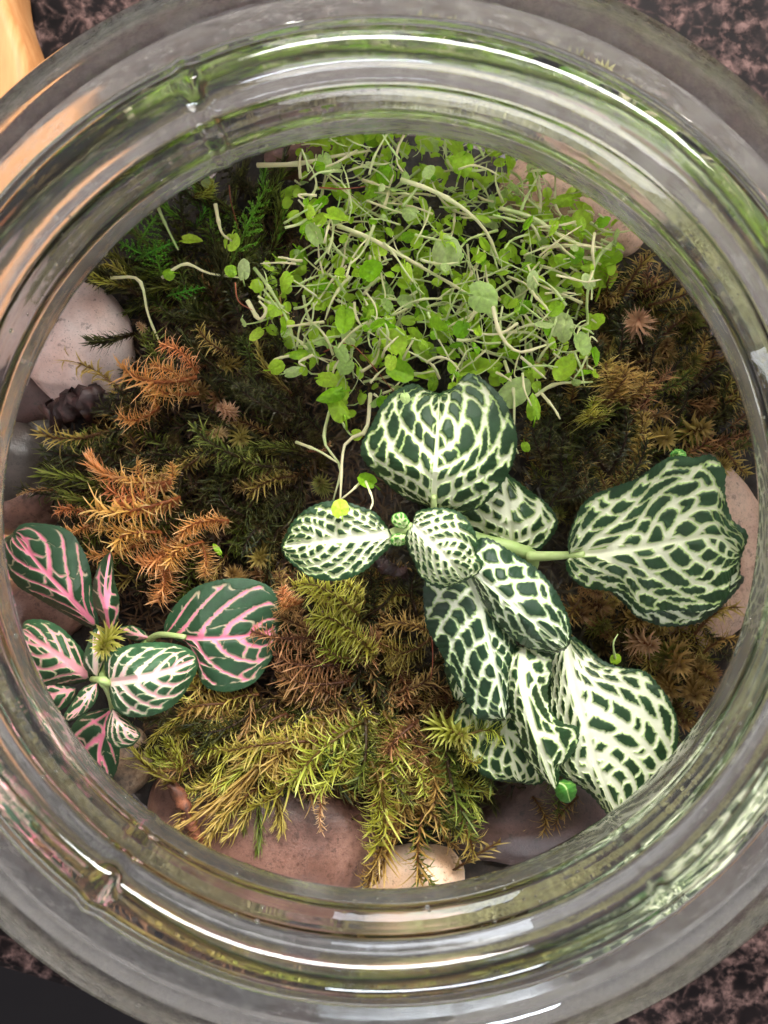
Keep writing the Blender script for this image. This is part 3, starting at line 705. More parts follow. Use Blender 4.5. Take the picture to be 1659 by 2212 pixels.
vein_leaf('leaf', pink, [(242, 1528), (228, 1570), (214, 1630), (222, 1705)],
  [(220, 1532), (179, 1545), (153, 1575), (150, 1610), (170, 1660), (196, 1692)],
  [(252, 1550), (256, 1590), (258, 1630), (248, 1672)],
  [5.3, 5.6, 5.5, 5.3], [5.2, 5.3, 5.2], [5.3, 5.3, 5.2], PK, cw=34, cl=44, lean=0.5, th=0.111, pale=0.6, mid_w=8, margin=6, label='lowest dark leaf hanging over the speckled pebble', seed=24, **kw)
vein_leaf('leaf', pink, [(198, 1467), (150, 1432), (100, 1397), (46, 1362)],
  [(183, 1414), (159, 1383), (131, 1355), (95, 1339), (56, 1341)],
  [(167, 1476), (119, 1480), (85, 1478), (58, 1440), (44, 1392)],
  [5.9, 6.1, 6.0, 5.8], [5.8, 5.8, 5.7], [5.7, 5.7, 5.7], PP, cw=24, cl=34, lean=0.42, th=0.145, pale=0.8, mid_w=14, margin=7, label='leaf with broad pale pink midrib facing left', seed=25, **kw)
vein_leaf('leaf', pink, [(238, 1377), (230, 1320), (228, 1260), (239, 1190)], [(222, 1343), (202, 1303), (202, 1256), (218, 1212)], [(254, 1335), (257, 1295), (247, 1248), (244, 1208)],
  [5.9, 6.3, 6.3, 6.2], [5.7, 5.9, 6.0], [5.9, 6.0, 6.1], PK, cw=24, cl=36, lean=0.6, th=0.119, pale=0.7, mid_w=6, margin=4, label='narrow upright folded leaf', seed=26, **kw)
vein_leaf('leaf', pink, [(234, 1474), (300, 1465), (360, 1450), (425, 1424)],
  [(226, 1442), (238, 1410), (290, 1391), (349, 1388), (397, 1397), (422, 1412)],
  [(238, 1502), (250, 1533), (286, 1549), (337, 1543), (381, 1518), (413, 1474), (427, 1444)],
  [6.4, 6.8, 6.7, 6.4], [6.3, 6.4, 6.3], [6.3, 6.4, 6.3], PP, cw=22, cl=36, lean=0.5, th=0.119, pale=1.3, mid_w=15, margin=10, whiten=0.6, label='bright leaf with white glowing base at the plant centre', seed=27, **kw)
vein_leaf('leaf', pink, [(242, 1530), (256, 1556), (274, 1576), (303, 1592)], [(228, 1565), (232, 1597), (254, 1615), (286, 1610)], [(270, 1547), (287, 1565), (302, 1583)],
  [6.1, 6.3, 6.1], [6.0, 6.0], [6.0, 6.0], PP, cw=13, cl=20, lean=0.6, th=0.170, pale=0.6, mid_w=5, margin=5, whiten=0.5, label='small pale leaf below the bright one', seed=28, **kw)
vein_leaf('leaf', pink, [(210, 1466), (206, 1430), (208, 1395), (215, 1357)], [(186, 1446), (180, 1420), (192, 1384), (202, 1362)], [(222, 1440), (231, 1400), (226, 1370)],
  [6.2, 6.4, 6.3], [6.1, 6.2], [6.1, 6.2], PP, cw=18, cl=26, lean=0.5, th=0.102, pale=0.6, mid_w=9, margin=5, whiten=1.0, label='narrow pale leaf pointing up between the others', seed=29, **kw)
vein_leaf('leaf', pink, [(212, 1472), (192, 1502), (172, 1530), (146, 1558)], [(179, 1486), (158, 1514), (139, 1546)], [(212, 1498), (199, 1526), (171, 1550)],
  [6.4, 6.5, 6.4], [6.3, 6.3], [6.3, 6.3], M['pleaf_pale'], cw=12, cl=18, lean=0.55, th=0.136, pale=0.4, mid_w=5, margin=4, label='young lime edged leaf', seed=30, **kw)
vein_leaf('leaf', pink, [(325, 1379), (300, 1372), (278, 1364), (254, 1355)], [(300, 1384), (275, 1376)], [(308, 1362), (285, 1352)],
  [4.8, 4.9, 4.8], [4.7, 4.7], [4.7, 4.7], PP, cw=12, cl=16, th=0.170, mid_w=5, margin=3, label='tiny shaded leaf low down', seed=31, **kw)
petiole(pink, [(222, 1470, 6.45), (228, 1478, 6.1), (236, 1470, 5.2), (240, 1450, 4.2), (245, 1440, 3.2)], 0.07, 0.09, G, 'stem', 16)
petiole(pink, [(322, 1382, 4.7), (340, 1372, 5.0), (362, 1371, 5.25), (400, 1376, 5.42)], 0.06, 0.04, G, 'petiole')
petiole(pink, [(322, 1382, 4.7), (290, 1410, 4.5), (250, 1450, 4.8)], 0.06, 0.05, G, 'stem')
petiole(pink, [(240, 1478, 6.3), (222, 1470, 6.5), (200, 1467, 6.0)], 0.05, 0.05, G, 'petiole')
petiole(pink, [(225, 1476, 6.3), (238, 1505, 6.0), (242, 1532, 5.5)], 0.05, 0.04, G, 'petiole')
petiole(pink, [(222, 1470, 6.2), (216, 1410, 5.8), (214, 1356, 5.4)], 0.05, 0.04, G, 'petiole')

# ------------------------------------------------------------------ moss shoots
def blade(vs, fs, at, st, p, d, up, ln, wd, curl, a0=0.0, stemv=0.0, segs=3):
    """one thin curved leaf: starts at p along d and bends towards up*curl"""
    side = d.cross(up)
    if side.length < 1e-4: side = Vector((1, 0, 0))
    side.normalize()
    b = len(vs); q = p.copy(); dd = d.copy()
    for k in range(segs):
        w2 = wd * (1.0 if k == 0 else (0.95 if k == 1 else 0.6))
        vs.append(tuple(q - side * w2 * 0.5)); vs.append(tuple(q + side * w2 * 0.5)); at += [k / segs] * 2; st += [stemv] * 2
        q = q + dd * (ln / segs); dd = (dd + up * curl / segs).normalized()
    vs.append(tuple(q)); at.append(1.0); st.append(0.0)
    for k in range(segs - 1): fs.append((b + 2 * k, b + 2 * k + 1, b + 2 * k + 3, b + 2 * k + 2))
    fs.append((b + 2 * segs - 2, b + 2 * segs - 1, b + 2 * segs))

def shoot_mesh(name, L, width, curl, dens, seed, wd=0.032, fwd=0.75, side_bend=0.45, segs=3, droop=0.0):
    rr = random.Random(seed)
    vs, fs, at, st = [], [], [], []
    n = 9
    path = []
    for i in range(n):
        s = i / (n - 1)
        path.append(Vector((L * s, side_bend * L * 0.5 * math.sin(s * 2.2) * (1 if seed % 2 else -1), 0.12 * L * math.sin(s * 2.6) - droop * L * s * s)))
    tv, tf = tube(path, [0.028 * (1 - 0.6 * i / n) for i in range(n)], 4)
    vs += tv; fs += tf; at += [0.0] * len(tv); st += [1.0] * len(tv)
    N = int(L * dens)
    for i in range(N):
        s = (i + 0.5) / N
        x = s * (n - 1); k = min(int(x), n - 2); p = path[k].lerp(path[k + 1], x - k)
        t = (path[k + 1] - path[k]).normalized()
        ang = i * 2.399 + rr.uniform(-.3, .3)
        u = t.cross(Vector((0, 0, 1))).normalized(); v = u.cross(t)
        rad = u * math.cos(ang) + v * math.sin(ang)
        taper = (0.55 + 0.45 * math.sin(min(1, s * 1.5 + 0.15) * 1.5)) * (1 if s < 0.8 else 1.0 - 0.45 * (s - 0.8) / 0.2)
        f_ = fwd + (1.2 if s > 0.9 else 0) * (s - 0.9) * 10
        d = (rad + t * f_ * rr.uniform(0.35, 1.6) + Vector((rr.gauss(0, .13), rr.gauss(0, .13), rr.gauss(0, .13)))).normalized()
        up = (-rad * 0.6 + t * 0.5) if curl < 0 else (-t * 0.3 - rad * 0.25 + Vector((0, 0, -0.5)))
        blade(vs, fs, at, st, p, d, up.normalized(), width * taper * rr.uniform(0.5, 1.3), wd * rr.uniform(0.65, 1.15), abs(curl) * rr.uniform(0.1, 1.9), segs=segs)
    return mesh_from(name, vs, fs, None, attrs={'along': at, 'stem': st})

def star_mesh(name, seed, n=34, ln=0.22, wd=0.035):
    rr = random.Random(seed); vs, fs, at, st = [], [], [], []
    tv, tf = tube([Vector((0, 0, -0.9)), Vector((0.02, 0, -0.4)), Vector((0, 0, 0))], [0.03, 0.03, 0.025], 4)
    vs += tv; fs += tf; at += [0.0] * len(tv); st += [1.0] * len(tv)
    for i in range(n * 2):
        s = i / (n * 2); a = i * 2.399
        rad = Vector((math.cos(a), math.sin(a), 0))
        z = -0.85 * (1 - s) ** 1.2
        el = 0.15 + 1.5 * s ** 2.2
        d = (rad + Vector((0, 0, el))).normalized()
        blade(vs, fs, at, st, Vector((0, 0, z * 0.8)), d, Vector((0, 0, -1)), ln * (1.05 - 0.5 * s ** 3) * rr.uniform(.8, 1.2), wd * rr.uniform(.8, 1.2), 0.35 * rr.uniform(0.2, 1.8))
    return mesh_from(name, vs, fs, None, attrs={'along': at, 'stem': st})

def fern_mesh(name, seed, L=1.1):
    rr = random.Random(seed); vs, fs, at, st = [], [], [], []
    def br(p, d, ln, lvl):
        path = [p + d * ln * k / 4 + Vector((0, 0, 0.05 * math.sin(k))) for k in range(5)]
        tv, tf = tube(path, [0.02 / (lvl + 1)] * 5, 3); b = len(vs)
        vs.extend(tv); fs.extend([tuple(b + q for q in f) for f in tf]); at.extend([0.4] * len(tv)); st.extend([0.2] * len(tv))
        m = int(ln * 34)
        for i in range(m):
            s = i / max(m, 1); q = path[0].lerp(path[-1], s); a = i * 2.4
            u = d.cross(Vector((0, 0, 1))).normalized()
            rad = u * math.cos(a) + Vector((0, 0, 1)) * math.sin(a)
            blade(vs, fs, at, st, q, (rad + d * 0.9).normalized(), d, 0.085, 0.04, 0.2, segs=2)
        if lvl < 1:
            for i in range(10):
                s = 0.1 + 0.85 * i / 10; sg = 1 if i % 2 else -1
                u = d.cross(Vector((0, 0, 1))).normalized() * sg
                br(path[0].lerp(path[-1], s), (d * 0.7 + u + Vector((0, 0, rr.uniform(-.15, .25)))).normalized(), 0.38 * (1 - 0.6 * s) * rr.uniform(0.7, 1.2), lvl + 1)
    br(Vector((0, 0, 0)), Vector((1, 0, 0)), L, 0)
    return mesh_from(name, vs, fs, None, attrs={'along': at, 'stem': st})

SH = {}
for k in range(4):
    SH['feather', k] = shoot_mesh('shoot', 1.0, 0.33, 2.1, 95, 20 + k, 0.026, 0.55, segs=4)          # recurved hooks
    SH['spruce', k] = shoot_mesh('shoot', 1.0, 0.27, -0.8, 90, 40 + k, 0.032, 0.95)         # forward needles
    SH['loose', k] = shoot_mesh('shoot', 1.0, 0.31, 1.3, 62, 60 + k, 0.03, 0.6)
    SH['thin', k] = shoot_mesh('shoot', 1.0, 0.12, -0.4, 90, 80 + k, 0.024, 1.0)
    SH['star', k] = star_mesh('rosette', 100 + k)
    SH['fern', k] = fern_mesh('shoot', 120 + k)
MV = {}
def shoot_data(style, k, mat):
    key = (style, k, mat)
    if key not in MV:
        me = SH[style, k].copy(); me.materials.append(M[mat]); MV[key] = me
    return MV[key]

def place_shoot(parent, x0, y0, x1, y1, z, mat, style='feather', wscale=1.0, dz=0.0, name='shoot', label=None):
    a = Vector(P(x0, y0, z)); b = Vector(P(x1, y1, z + dz))
    me = shoot_data(style, R.randrange(4), mat)
    o = link(name, me, parent)
    if style == 'star':
        o.location = a; s = wscale * 1.15; o.scale = (s, s, s)
        o.rotation_euler = (R.uniform(-.3, .3), R.uniform(-.3, .3), R.uniform(0, 6.28))
    else:
        d = b - a; L = max(d.length, 0.05)
        q = d.to_track_quat('X', 'Z')
        o.rotation_mode = 'QUATERNION'; o.location = a
        from mathutils import Quaternion
        o.rotation_quaternion = q @ Quaternion((1, 0, 0), R.uniform(-.5, .5))
        o.scale = (L, wscale, wscale)
        if style == 'fern': o.scale = (L / 1.1, wscale, wscale)
    if label: o['label'] = label
    return o

def clump(name, label):
    o = empty(name); tagit(o, label, 'moss'); return o
cl_left = clump('moss_clump', 'large moss clump of olive and dried orange shoots at the left')
cl_low = clump('moss_clump', 'yellow green moss clump spilling down over the bottom pebbles')
cl_mid = clump('moss_clump', 'rust brown and yellow moss in the middle between the two veined plants')
cl_right = clump('moss_clump', 'olive brown moss clump on the upper right side of the jar')
cl_star = clump('moss_clump', 'star shaped golden moss tufts right of the white veined leaves')
cl_fern = clump('moss_clump', 'bright green ferny moss at the upper left wall')

# shoots one can point at: x0,y0 (root) -> x1,y1 (tip), height, material, style, width
HAND = {
 cl_left: [
  (425, 815, 275, 755, 5.2, 'moss_orange', 'feather', 1.25), (430, 850, 330, 790, 5.0, 'moss_orange', 'feather', 1.1),
  (345, 880, 262, 868, 5.0, 'moss_orange', 'feather', 1.0), (300, 1040, 210, 968, 5.4, 'moss_orange', 'spruce', 1.1),
  (390, 1075, 205, 1070, 5.5, 'moss_orange', 'feather', 1.35), (370, 1040, 235, 1020, 5.4, 'moss_orange', 'feather', 1.2),
  (360, 1060, 320, 985, 5.1, 'moss_orange', 'feather', 0.9), (350, 1150, 280, 1215, 5.4, 'moss_orange', 'feather', 1.35),
  (400, 1150, 290, 1180, 5.2, 'moss_orange', 'feather', 1.15), (345, 1200, 318, 1290, 5.1, 'moss_orange', 'feather', 1.1),
  (495, 1125, 405, 1185, 5.4, 'moss_orange', 'feather', 0.95), (440, 1170, 400, 1245, 5.4, 'moss_orange', 'feather', 1.1),
  (330, 1160, 190, 1180, 4.9, 'moss_orange', 'feather', 0.85), (220, 1130, 120, 1130, 4.9, 'moss_orange', 'feather', 0.8),
  (190, 1080, 40, 1095, 4.7, 'moss_rust', 'thin', 1.0), (300, 1000, 210, 905, 4.6, 'moss_gold', 'loose', 1.1),
  (300, 880, 118, 790, 4.7, 'moss_gold', 'loose', 0.9), (240, 930, 95, 905, 4.8, 'moss_gold', 'loose', 1.25),
  (300, 960, 100, 945, 4.6, 'moss_dark', 'loose', 1.2), (260, 1070, 95, 1050, 4.9, 'moss_green', 'spruce', 1.3),
  (230, 1045, 120, 1020, 4.7, 'moss_dark', 'loose', 1.2), (290, 720, 195, 712, 4.8, 'moss_dark', 'spruce', 1.15),
  (560, 1000, 440, 905, 4.9, 'moss_green', 'loose', 1.3), (520, 950, 430, 860, 4.9, 'moss_gold', 'star', 1.0),
  (478, 880, 460, 850, 5.0, 'moss_straw', 'star', 0.75), (463, 940, 440, 925, 4.9, 'moss_straw', 'star', 0.55),
  (620, 1010, 520, 960, 4.8, 'moss_green', 'loose', 1.2), (540, 1120, 500, 1040, 4.7, 'moss_dark', 'loose', 1.2),
  (560, 1060, 580, 1150, 4.8, 'moss_dark', 'spruce', 1.2), (560, 1140, 515, 1060, 4.9, 'moss_dark', 'star', 1.0),
  (690, 1040, 680, 1020, 5.2, 'moss_green', 'star', 0.8), (665, 975, 700, 940, 4.9, 'moss_straw', 'thin', 0.9),
  (300, 700, 320, 650, 4.9, 'moss_straw', 'star', 0.35), (480, 700, 450, 640, 4.8, 'moss_dark', 'spruce', 1.3),
  (570, 800, 560, 720, 4.6, 'moss_dark', 'spruce', 1.2), (480, 790, 470, 760, 4.7, 'moss_gold', 'star', 0.9),
  (500, 1240, 480, 1180, 5.0, 'moss_gold', 'star', 1.0), (560, 1210, 540, 1190, 5.0, 'moss_gold', 'star', 1.1),
  (430, 1290, 400, 1240, 4.8, 'moss_gold', 'star', 0.9), (620, 1170, 590, 1165, 4.8, 'moss_rust', 'star', 0.7),
 ],
 cl_mid: [
  (775, 1330, 640, 1290, 5.5, 'moss_yellow', 'feather', 1.15), (790, 1300, 690, 1265, 5.4, 'moss_yellow', 'feather', 1.05),
  (790, 1395, 660, 1375, 5.5, 'moss_yellow', 'feather', 1.2), (800, 1420, 720, 1350, 5.3, 'moss_yellow', 'feather', 1.2),
  (680, 1375, 545, 1340, 5.2, 'moss_rust', 'feather', 0.85), (740, 1430, 600, 1385, 5.1, 'moss_rust', 'feather', 0.95),
  (760, 1470, 610, 1420, 5.0, 'moss_rust', 'feather', 0.95), (720, 1500, 600, 1480, 4.9, 'moss_rust', 'feather', 0.95),
  (870, 1410, 780, 1440, 5.0, 'moss_gold', 'feather', 1.1), (930, 1380, 830, 1370, 4.9, 'moss_gold', 'feather', 1.0),
  (900, 1330, 940, 1240, 4.9, 'moss_dark', 'thin', 1.5), (760, 1290, 830, 1230, 4.8, 'moss_dark', 'thin', 1.6),
  (850, 1440, 840, 1520, 4.9, 'moss_rust', 'loose', 1.1), (960, 1490, 915, 1590, 4.8, 'moss_rust', 'feather', 1.0),
  (655, 1300, 632, 1275, 5.5, 'moss_orange', 'feather', 0.9), (800, 1250, 830, 1330, 4.6, 'moss_dark', 'loose', 1.2),
  (900, 1290, 850, 1330, 4.7, 'moss_gold', 'loose', 1.1), (720, 1400, 800, 1345, 5.0, 'moss_rust', 'feather', 1.2),
 ],
 cl_low: [
  (380, 1690, 300, 1560, 5.1, 'moss_yellow', 'spruce', 1.2), (420, 1650, 330, 1600, 4.9, 'moss_yellow', 'spruce', 1.1),
  (640, 1560, 380, 1755, 5.0, 'moss_gold', 'spruce', 1.1), (700, 1600, 500, 1640, 5.3, 'moss_gold', 'feather', 1.0),
  (700, 1560, 520, 1720, 5.2, 'moss_yellow', 'feather', 1.2), (740, 1580, 600, 1700, 5.2, 'moss_gold', 'feather', 1.25),
  (780, 1560, 660, 1710, 5.3, 'moss_yellow', 'feather', 1.3), (790, 1550, 740, 1690, 5.3, 'moss_green', 'feather', 1.2),
  (830, 1540, 800, 1660, 5.2, 'moss_yellow', 'feather', 1.3), (800, 1640, 762, 1830, 5.2, 'moss_yellow', 'feather', 1.45),
  (560, 1700, 470, 1830, 4.9, 'moss_gold', 'spruce', 1.1), (520, 1680, 400, 1800, 4.8, 'moss_gold', 'spruce', 1.0),
  (590, 1700, 585, 1800, 4.8, 'moss_gold', 'spruce', 0.85), (550, 1690, 545, 1830, 4.7, 'moss_green', 'spruce', 0.9),
  (480, 1640, 440, 1770, 4.7, 'moss_yellow', 'spruce', 1.2), (700, 1700, 705, 1790, 4.9, 'moss_straw', 'loose', 0.55),
  (880, 1580, 860, 1700, 5.0, 'moss_rust', 'feather', 1.2), (900, 1600, 905, 1740, 5.0, 'moss_gold', 'feather', 1.1),
  (960, 1570, 1050, 1760, 5.1, 'moss_green', 'feather', 1.45), (960, 1560, 990, 1640, 5.2, 'moss_yellow', 'feather', 1.1),
  (1000, 1590, 1075, 1640, 5.9, 'moss_yellow', 'star', 1.35), (990, 1600, 1075, 1625, 5.8, 'moss_yellow', 'feather', 1.0),
  (900, 1700, 820, 1920, 4.6, 'moss_gold', 'feather', 1.2), (920, 1720, 930, 1890, 4.6, 'moss_gold', 'loose', 1.3),
  (960, 1720, 1000, 1840, 4.5, 'moss_gold', 'loose', 1.2), (940, 1690, 1040, 1790, 4.5, 'moss_green', 'spruce', 1.0),
  (900, 1740, 960, 1900, 4.4, 'moss_green', 'loose', 1.2), (1170, 1660, 1180, 1760, 4.6, 'moss_green', 'loose', 0.95),
  (1150, 1720, 1150, 1800, 4.3, 'moss_gold', 'loose', 0.9), (980, 1880, 1210, 1790, 4.2, 'moss_gold', 'loose', 0.8),
  (1250, 1720, 1210, 1800, 4.2, 'moss_rust', 'loose', 0.9), (500, 1520, 400, 1560, 5.0, 'moss_gold', 'loose', 1.1),
  (560, 1500, 480, 1570, 5.0, 'moss_gold', 'loose', 1.1), (620, 1540, 560, 1620, 5.0, 'moss_rust', 'loose', 1.1),
  (500, 1480, 380, 1500, 4.9, 'moss_gold', 'loose', 1.0), (900, 1560, 860, 1640, 5.2, 'moss_rust', 'feather', 1.0),
 ],
 cl_right: [
  (1300, 870, 1290, 800, 5.3, 'moss_gold', 'feather', 1.4), (1350, 870, 1340, 780, 5.1, 'moss_gold', 'feather', 1.3),
  (1310, 900, 1290, 870, 5.3, 'moss_yellow', 'feather', 1.2), (1310, 1020, 1300, 880, 4.8, 'moss_dark', 'feather', 1.3),
  (1230, 1060, 1220, 920, 4.6, 'moss_dark', 'feather', 1.3), (1350, 1020, 1345, 900, 4.6, 'moss_gold', 'feather', 1.1),
  (1380, 690, 1395, 680, 5.3, 'moss_straw', 'star', 1.25), (1345, 640, 1440, 560, 4.9, 'moss_gold', 'loose', 1.0),
  (1400, 660, 1500, 600, 4.8, 'moss_gold', 'loose', 1.1), (1500, 690, 1530, 640, 4.8, 'moss_green', 'star', 1.2),
  (1440, 740, 1500, 720, 4.8, 'moss_rust', 'star', 1.0), (1310, 640, 1340, 600, 4.9, 'moss_gold', 'loose', 1.1),
  (1520, 925, 1530, 920, 4.9, 'moss_gold', 'star', 1.5), (1560, 960, 1620, 1010, 4.7, 'moss_gold', 'loose', 1.0),
  (1440, 950, 1420, 940, 4.8, 'moss_gold', 'star', 1.2), (1250, 1080, 1240, 1080, 4.6, 'moss_dark', 'star', 1.5),
  (1180, 980, 1150, 960, 4.6, 'moss_dark', 'star', 1.3), (1180, 900, 1210, 860, 4.6, 'moss_dark', 'loose', 1.2),
  (1500, 780, 1560, 740, 4.7, 'moss_green', 'star', 1.2), (1400, 830, 1440, 790, 4.6, 'moss_rust', 'loose', 1.1),
 ],
 cl_star: [
  (1410, 1395, 0, 0, 5.2, 'moss_straw', 'star', 1.1), (1468, 1440, 0, 0, 5.2, 'moss_gold', 'star', 1.45),
  (1440, 1420, 0, 0, 4.9, 'moss_green', 'star', 1.4), (1500, 1505, 0, 0, 5.0, 'moss_rust', 'star', 1.35),
  (1450, 1495, 0, 0, 4.9, 'moss_gold', 'star', 1.1), (1540, 1470, 0, 0, 4.9, 'moss_gold', 'star', 1.1),
  (1390, 1340, 0, 0, 4.8, 'moss_gold', 'star', 1.1), (1450, 1340, 0, 0, 5.0, 'moss_gold', 'star', 0.9),
  (1500, 1370, 1600, 1340, 4.8, 'moss_gold', 'loose', 1.2), (1520, 1410, 1590, 1420, 4.7, 'moss_gold', 'loose', 1.2),
  (1300, 1400, 0, 0, 4.3, 'moss_dark', 'star', 1.3), (1260, 1330, 0, 0, 4.3, 'moss_rust', 'star', 1.4),
  (1300, 1310, 0, 0, 4.4, 'moss_rust', 'star', 1.4), (1480, 1560, 0, 0, 4.6, 'moss_rust', 'star', 1.3),
  (1530, 1540, 0, 0, 4.6, 'moss_rust', 'star', 1.2), (1500, 1320, 0, 0, 4.9, 'moss_gold', 'star', 0.9),
 ],
 cl_fern: [
  (495, 580, 580, 390, 5.0, 'moss_bright', 'fern', 0.75), (520, 520, 560, 430, 5.1, 'moss_bright', 'fern', 0.7),
  (300, 560, 380, 520, 4.9, 'moss_bright', 'fern', 0.75), (300, 530, 340, 460, 4.9, 'moss_bright', 'fern', 0.8),
  (330, 560, 250, 520, 4.8, 'moss_bright', 'fern', 0.75), (350, 600, 330, 520, 4.8, 'moss_bright', 'fern', 0.8),
  (360, 640, 440, 620, 4.8, 'moss_bright', 'fern', 0.5), (340, 600, 430, 660, 4.6, 'moss_green', 'fern', 0.7),
  (280, 620, 190, 570, 4.8, 'moss_yellow', 'spruce', 1.0), (420, 420, 440, 380, 4.9, 'moss_yellow', 'spruce', 0.8),
  (300, 640, 180, 620, 4.7, 'moss_dark', 'spruce', 1.3), (460, 650, 470, 520, 4.7, 'moss_dark', 'spruce', 1.4),
  (560, 640, 540, 560, 4.4, 'moss_green', 'fern', 0.8),
 ],
}
for par, lst in HAND.items():
    for (x0, y0, x1, y1, z, mat, style, ws) in lst:
        place_shoot(par, x0, y0, x1, y1, z, mat, style, ws * (1.15 if style == 'feather' else 1.0), name='tuft' if style == 'star' else 'shoot')
        if style in ('feather', 'spruce'):       # a second shoot crowding each of the bushy ones
            j = lambda q: R.uniform(-q, q)
            place_shoot(par, x0 + j(12), y0 + j(12), x0 + (x1 - x0) * R.uniform(.6, .95) + j(22), y0 + (y1 - y0) * R.uniform(.6, .95) + j(22), z - 0.12, mat, style, ws * R.uniform(0.75, 0.95), dz=R.uniform(0, .15))

def inpoly(x, y, poly):
    c = False; j = len(poly) - 1
    for i in range(len(poly)):
        xi, yi = poly[i]; xj, yj = poly[j]
        if (yi > y) != (yj > y) and x < (xj - xi) * (y - yi) / (yj - yi) + xi: c = not c
        j = i
    return c

# lower shoots filling each clump: polygon, count, direction field, materials, styles, height range
def fill(par, poly, count, dirf, mats, styles, z0, z1, l0=80, l1=150, seed=0):
    rr = random.Random(seed); xs = [p[0] for p in poly]; ys = [p[1] for p in poly]; got = 0
    while got < count:
        x, y = rr.uniform(min(xs), max(xs)), rr.uniform(min(ys), max(ys))
        if not inpoly(x, y, poly): continue
        got += 1
        a = dirf(x, y) + rr.gauss(0, 0.45); L = rr.uniform(l0, l1)
        mat = rr.choices([m for m, _ in mats], [w_ for _, w_ in mats])[0]
        st_ = rr.choices([m for m, _ in styles], [w_ for _, w_ in styles])[0]
        z = rr.uniform(z0, z1)
        place_shoot(par, x - L / 2 * math.cos(a), y - L / 2 * math.sin(a), x + L / 2 * math.cos(a), y + L / 2 * math.sin(a), z, mat, st_, rr.uniform(0.65, 1.0), dz=rr.uniform(-0.15, 0.3), name='tuft' if st_ == 'star' else 'shoot')
away = lambda cx, cy: (lambda x, y: math.atan2(y - cy, x - cx))
fill(cl_left, [(300, 640), (560, 560), (650, 800), (680, 1000), (640, 1180), (560, 1260), (330, 1260), (130, 1150), (100, 1040), (180, 960), (250, 900), (290, 800)], 255, away(720, 950),
     [('moss_dark', 10), ('moss_green', 2.4), ('moss_gold', 1.5), ('moss_rust', 1.0)], [('spruce', 3), ('loose', 4), ('feather', 1), ('star', 1.6)], 3.9, 4.75, seed=1)
fill(cl_mid, [(600, 1230), (900, 1240), (960, 1400), (980, 1560), (820, 1560), (640, 1560), (600, 1450), (590, 1330)], 130, away(760, 1420),
     [('moss_dark', 6), ('moss_rust', 5), ('moss_gold', 1.2)], [('spruce', 2), ('loose', 4), ('thin', 2), ('star', 1)], 3.9, 4.8, seed=2)
fill(cl_low, [(380, 1500), (640, 1530), (800, 1540), (990, 1560), (1040, 1690), (960, 1780), (880, 1760), (800, 1700), (660, 1690), (560, 1730), (440, 1700), (340, 1640), (330, 1560)], 170, away(720, 1440),
     [('moss_yellow', 2), ('moss_gold', 5), ('moss_green', 2), ('moss_rust', 3), ('moss_dark', 6)], [('spruce', 3), ('loose', 3), ('feather', 3)], 4.2, 4.95, seed=3)
fill(cl_right, [(1150, 860), (1270, 620), (1420, 560), (1560, 700), (1640, 880), (1630, 990), (1440, 960), (1400, 1030), (1280, 1090), (1190, 1080), (1130, 990)], 210, lambda x, y: -1.2 if x < 1400 else -0.6,
     [('moss_dark', 8), ('moss_rust', 2.5), ('moss_gold', 2.4), ('moss_green', 1.5)], [('spruce', 1), ('loose', 4), ('feather', 3), ('star', 2.5)], 3.9, 4.7, seed=4)
fill(cl_star, [(1230, 1290), (1380, 1330), (1560, 1330), (1600, 1400), (1560, 1540), (1470, 1620), (1430, 1480), (1310, 1430), (1240, 1370)], 95, away(1350, 1250),
     [('moss_dark', 2), ('moss_rust', 4), ('moss_gold', 4), ('moss_green', 1)], [('loose', 2), ('star', 5)], 3.8, 4.6, seed=5)
fill(cl_fern, [(250, 560), (330, 460), (430, 390), (600, 330), (620, 480), (580, 640), (420, 660), (280, 650)], 85, away(520, 620),
     [('moss_dark', 5), ('moss_green', 3), ('moss_bright', 1)], [('spruce', 3), ('fern', 2), ('star', 1)], 3.8, 4.5, seed=6)

# deep mat of dead dark moss under everything, nobody could count it
def mat_mass():
    vs, fs, at, st = [], [], [], []
    rr = random.Random(9)
    n = 0
    while n < 14000:
        a, r = rr.uniform(0, 6.283), 5.5 * math.sqrt(rr.random())
        x, y = r * math.cos(a), r * math.sin(a)
        z = 3.75 + 0.45 * noise.noise(Vector((x * 0.5, y * 0.5, 2))) - 0.05 * max(0, r - 4.6) + rr.uniform(0, 0.55)
        d = Vector((rr.gauss(0, 1), rr.gauss(0, 1), rr.uniform(0, 1.2))).normalized()
        blade(vs, fs, at, st, Vector((x + JX, y, z)), d, Vector((0, 0, -1)), rr.uniform(0.15, 0.4), 0.035, 0.6, segs=2); n += 1
    o = link('dead_moss', mesh_from('dead_moss', vs, fs, M['moss_under'], attrs={'along': at, 'stem': st}))
    tagit(o, 'dark dead moss litter covering the soil between the clumps', 'moss', kind='stuff')
M['moss_under'] = mat_moss('dead_moss', (0.008, 0.006, 0.003), (0.025, 0.02, 0.008), (0.06, 0.045, 0.018), 0.5, 0.15)
mat_mass()
M['moss_wall'] = mat_moss('olive_wall_moss', (0.16, 0.14, 0.06), (0.34, 0.32, 0.15), (0.52, 0.50, 0.28), 0.5, 0.4)
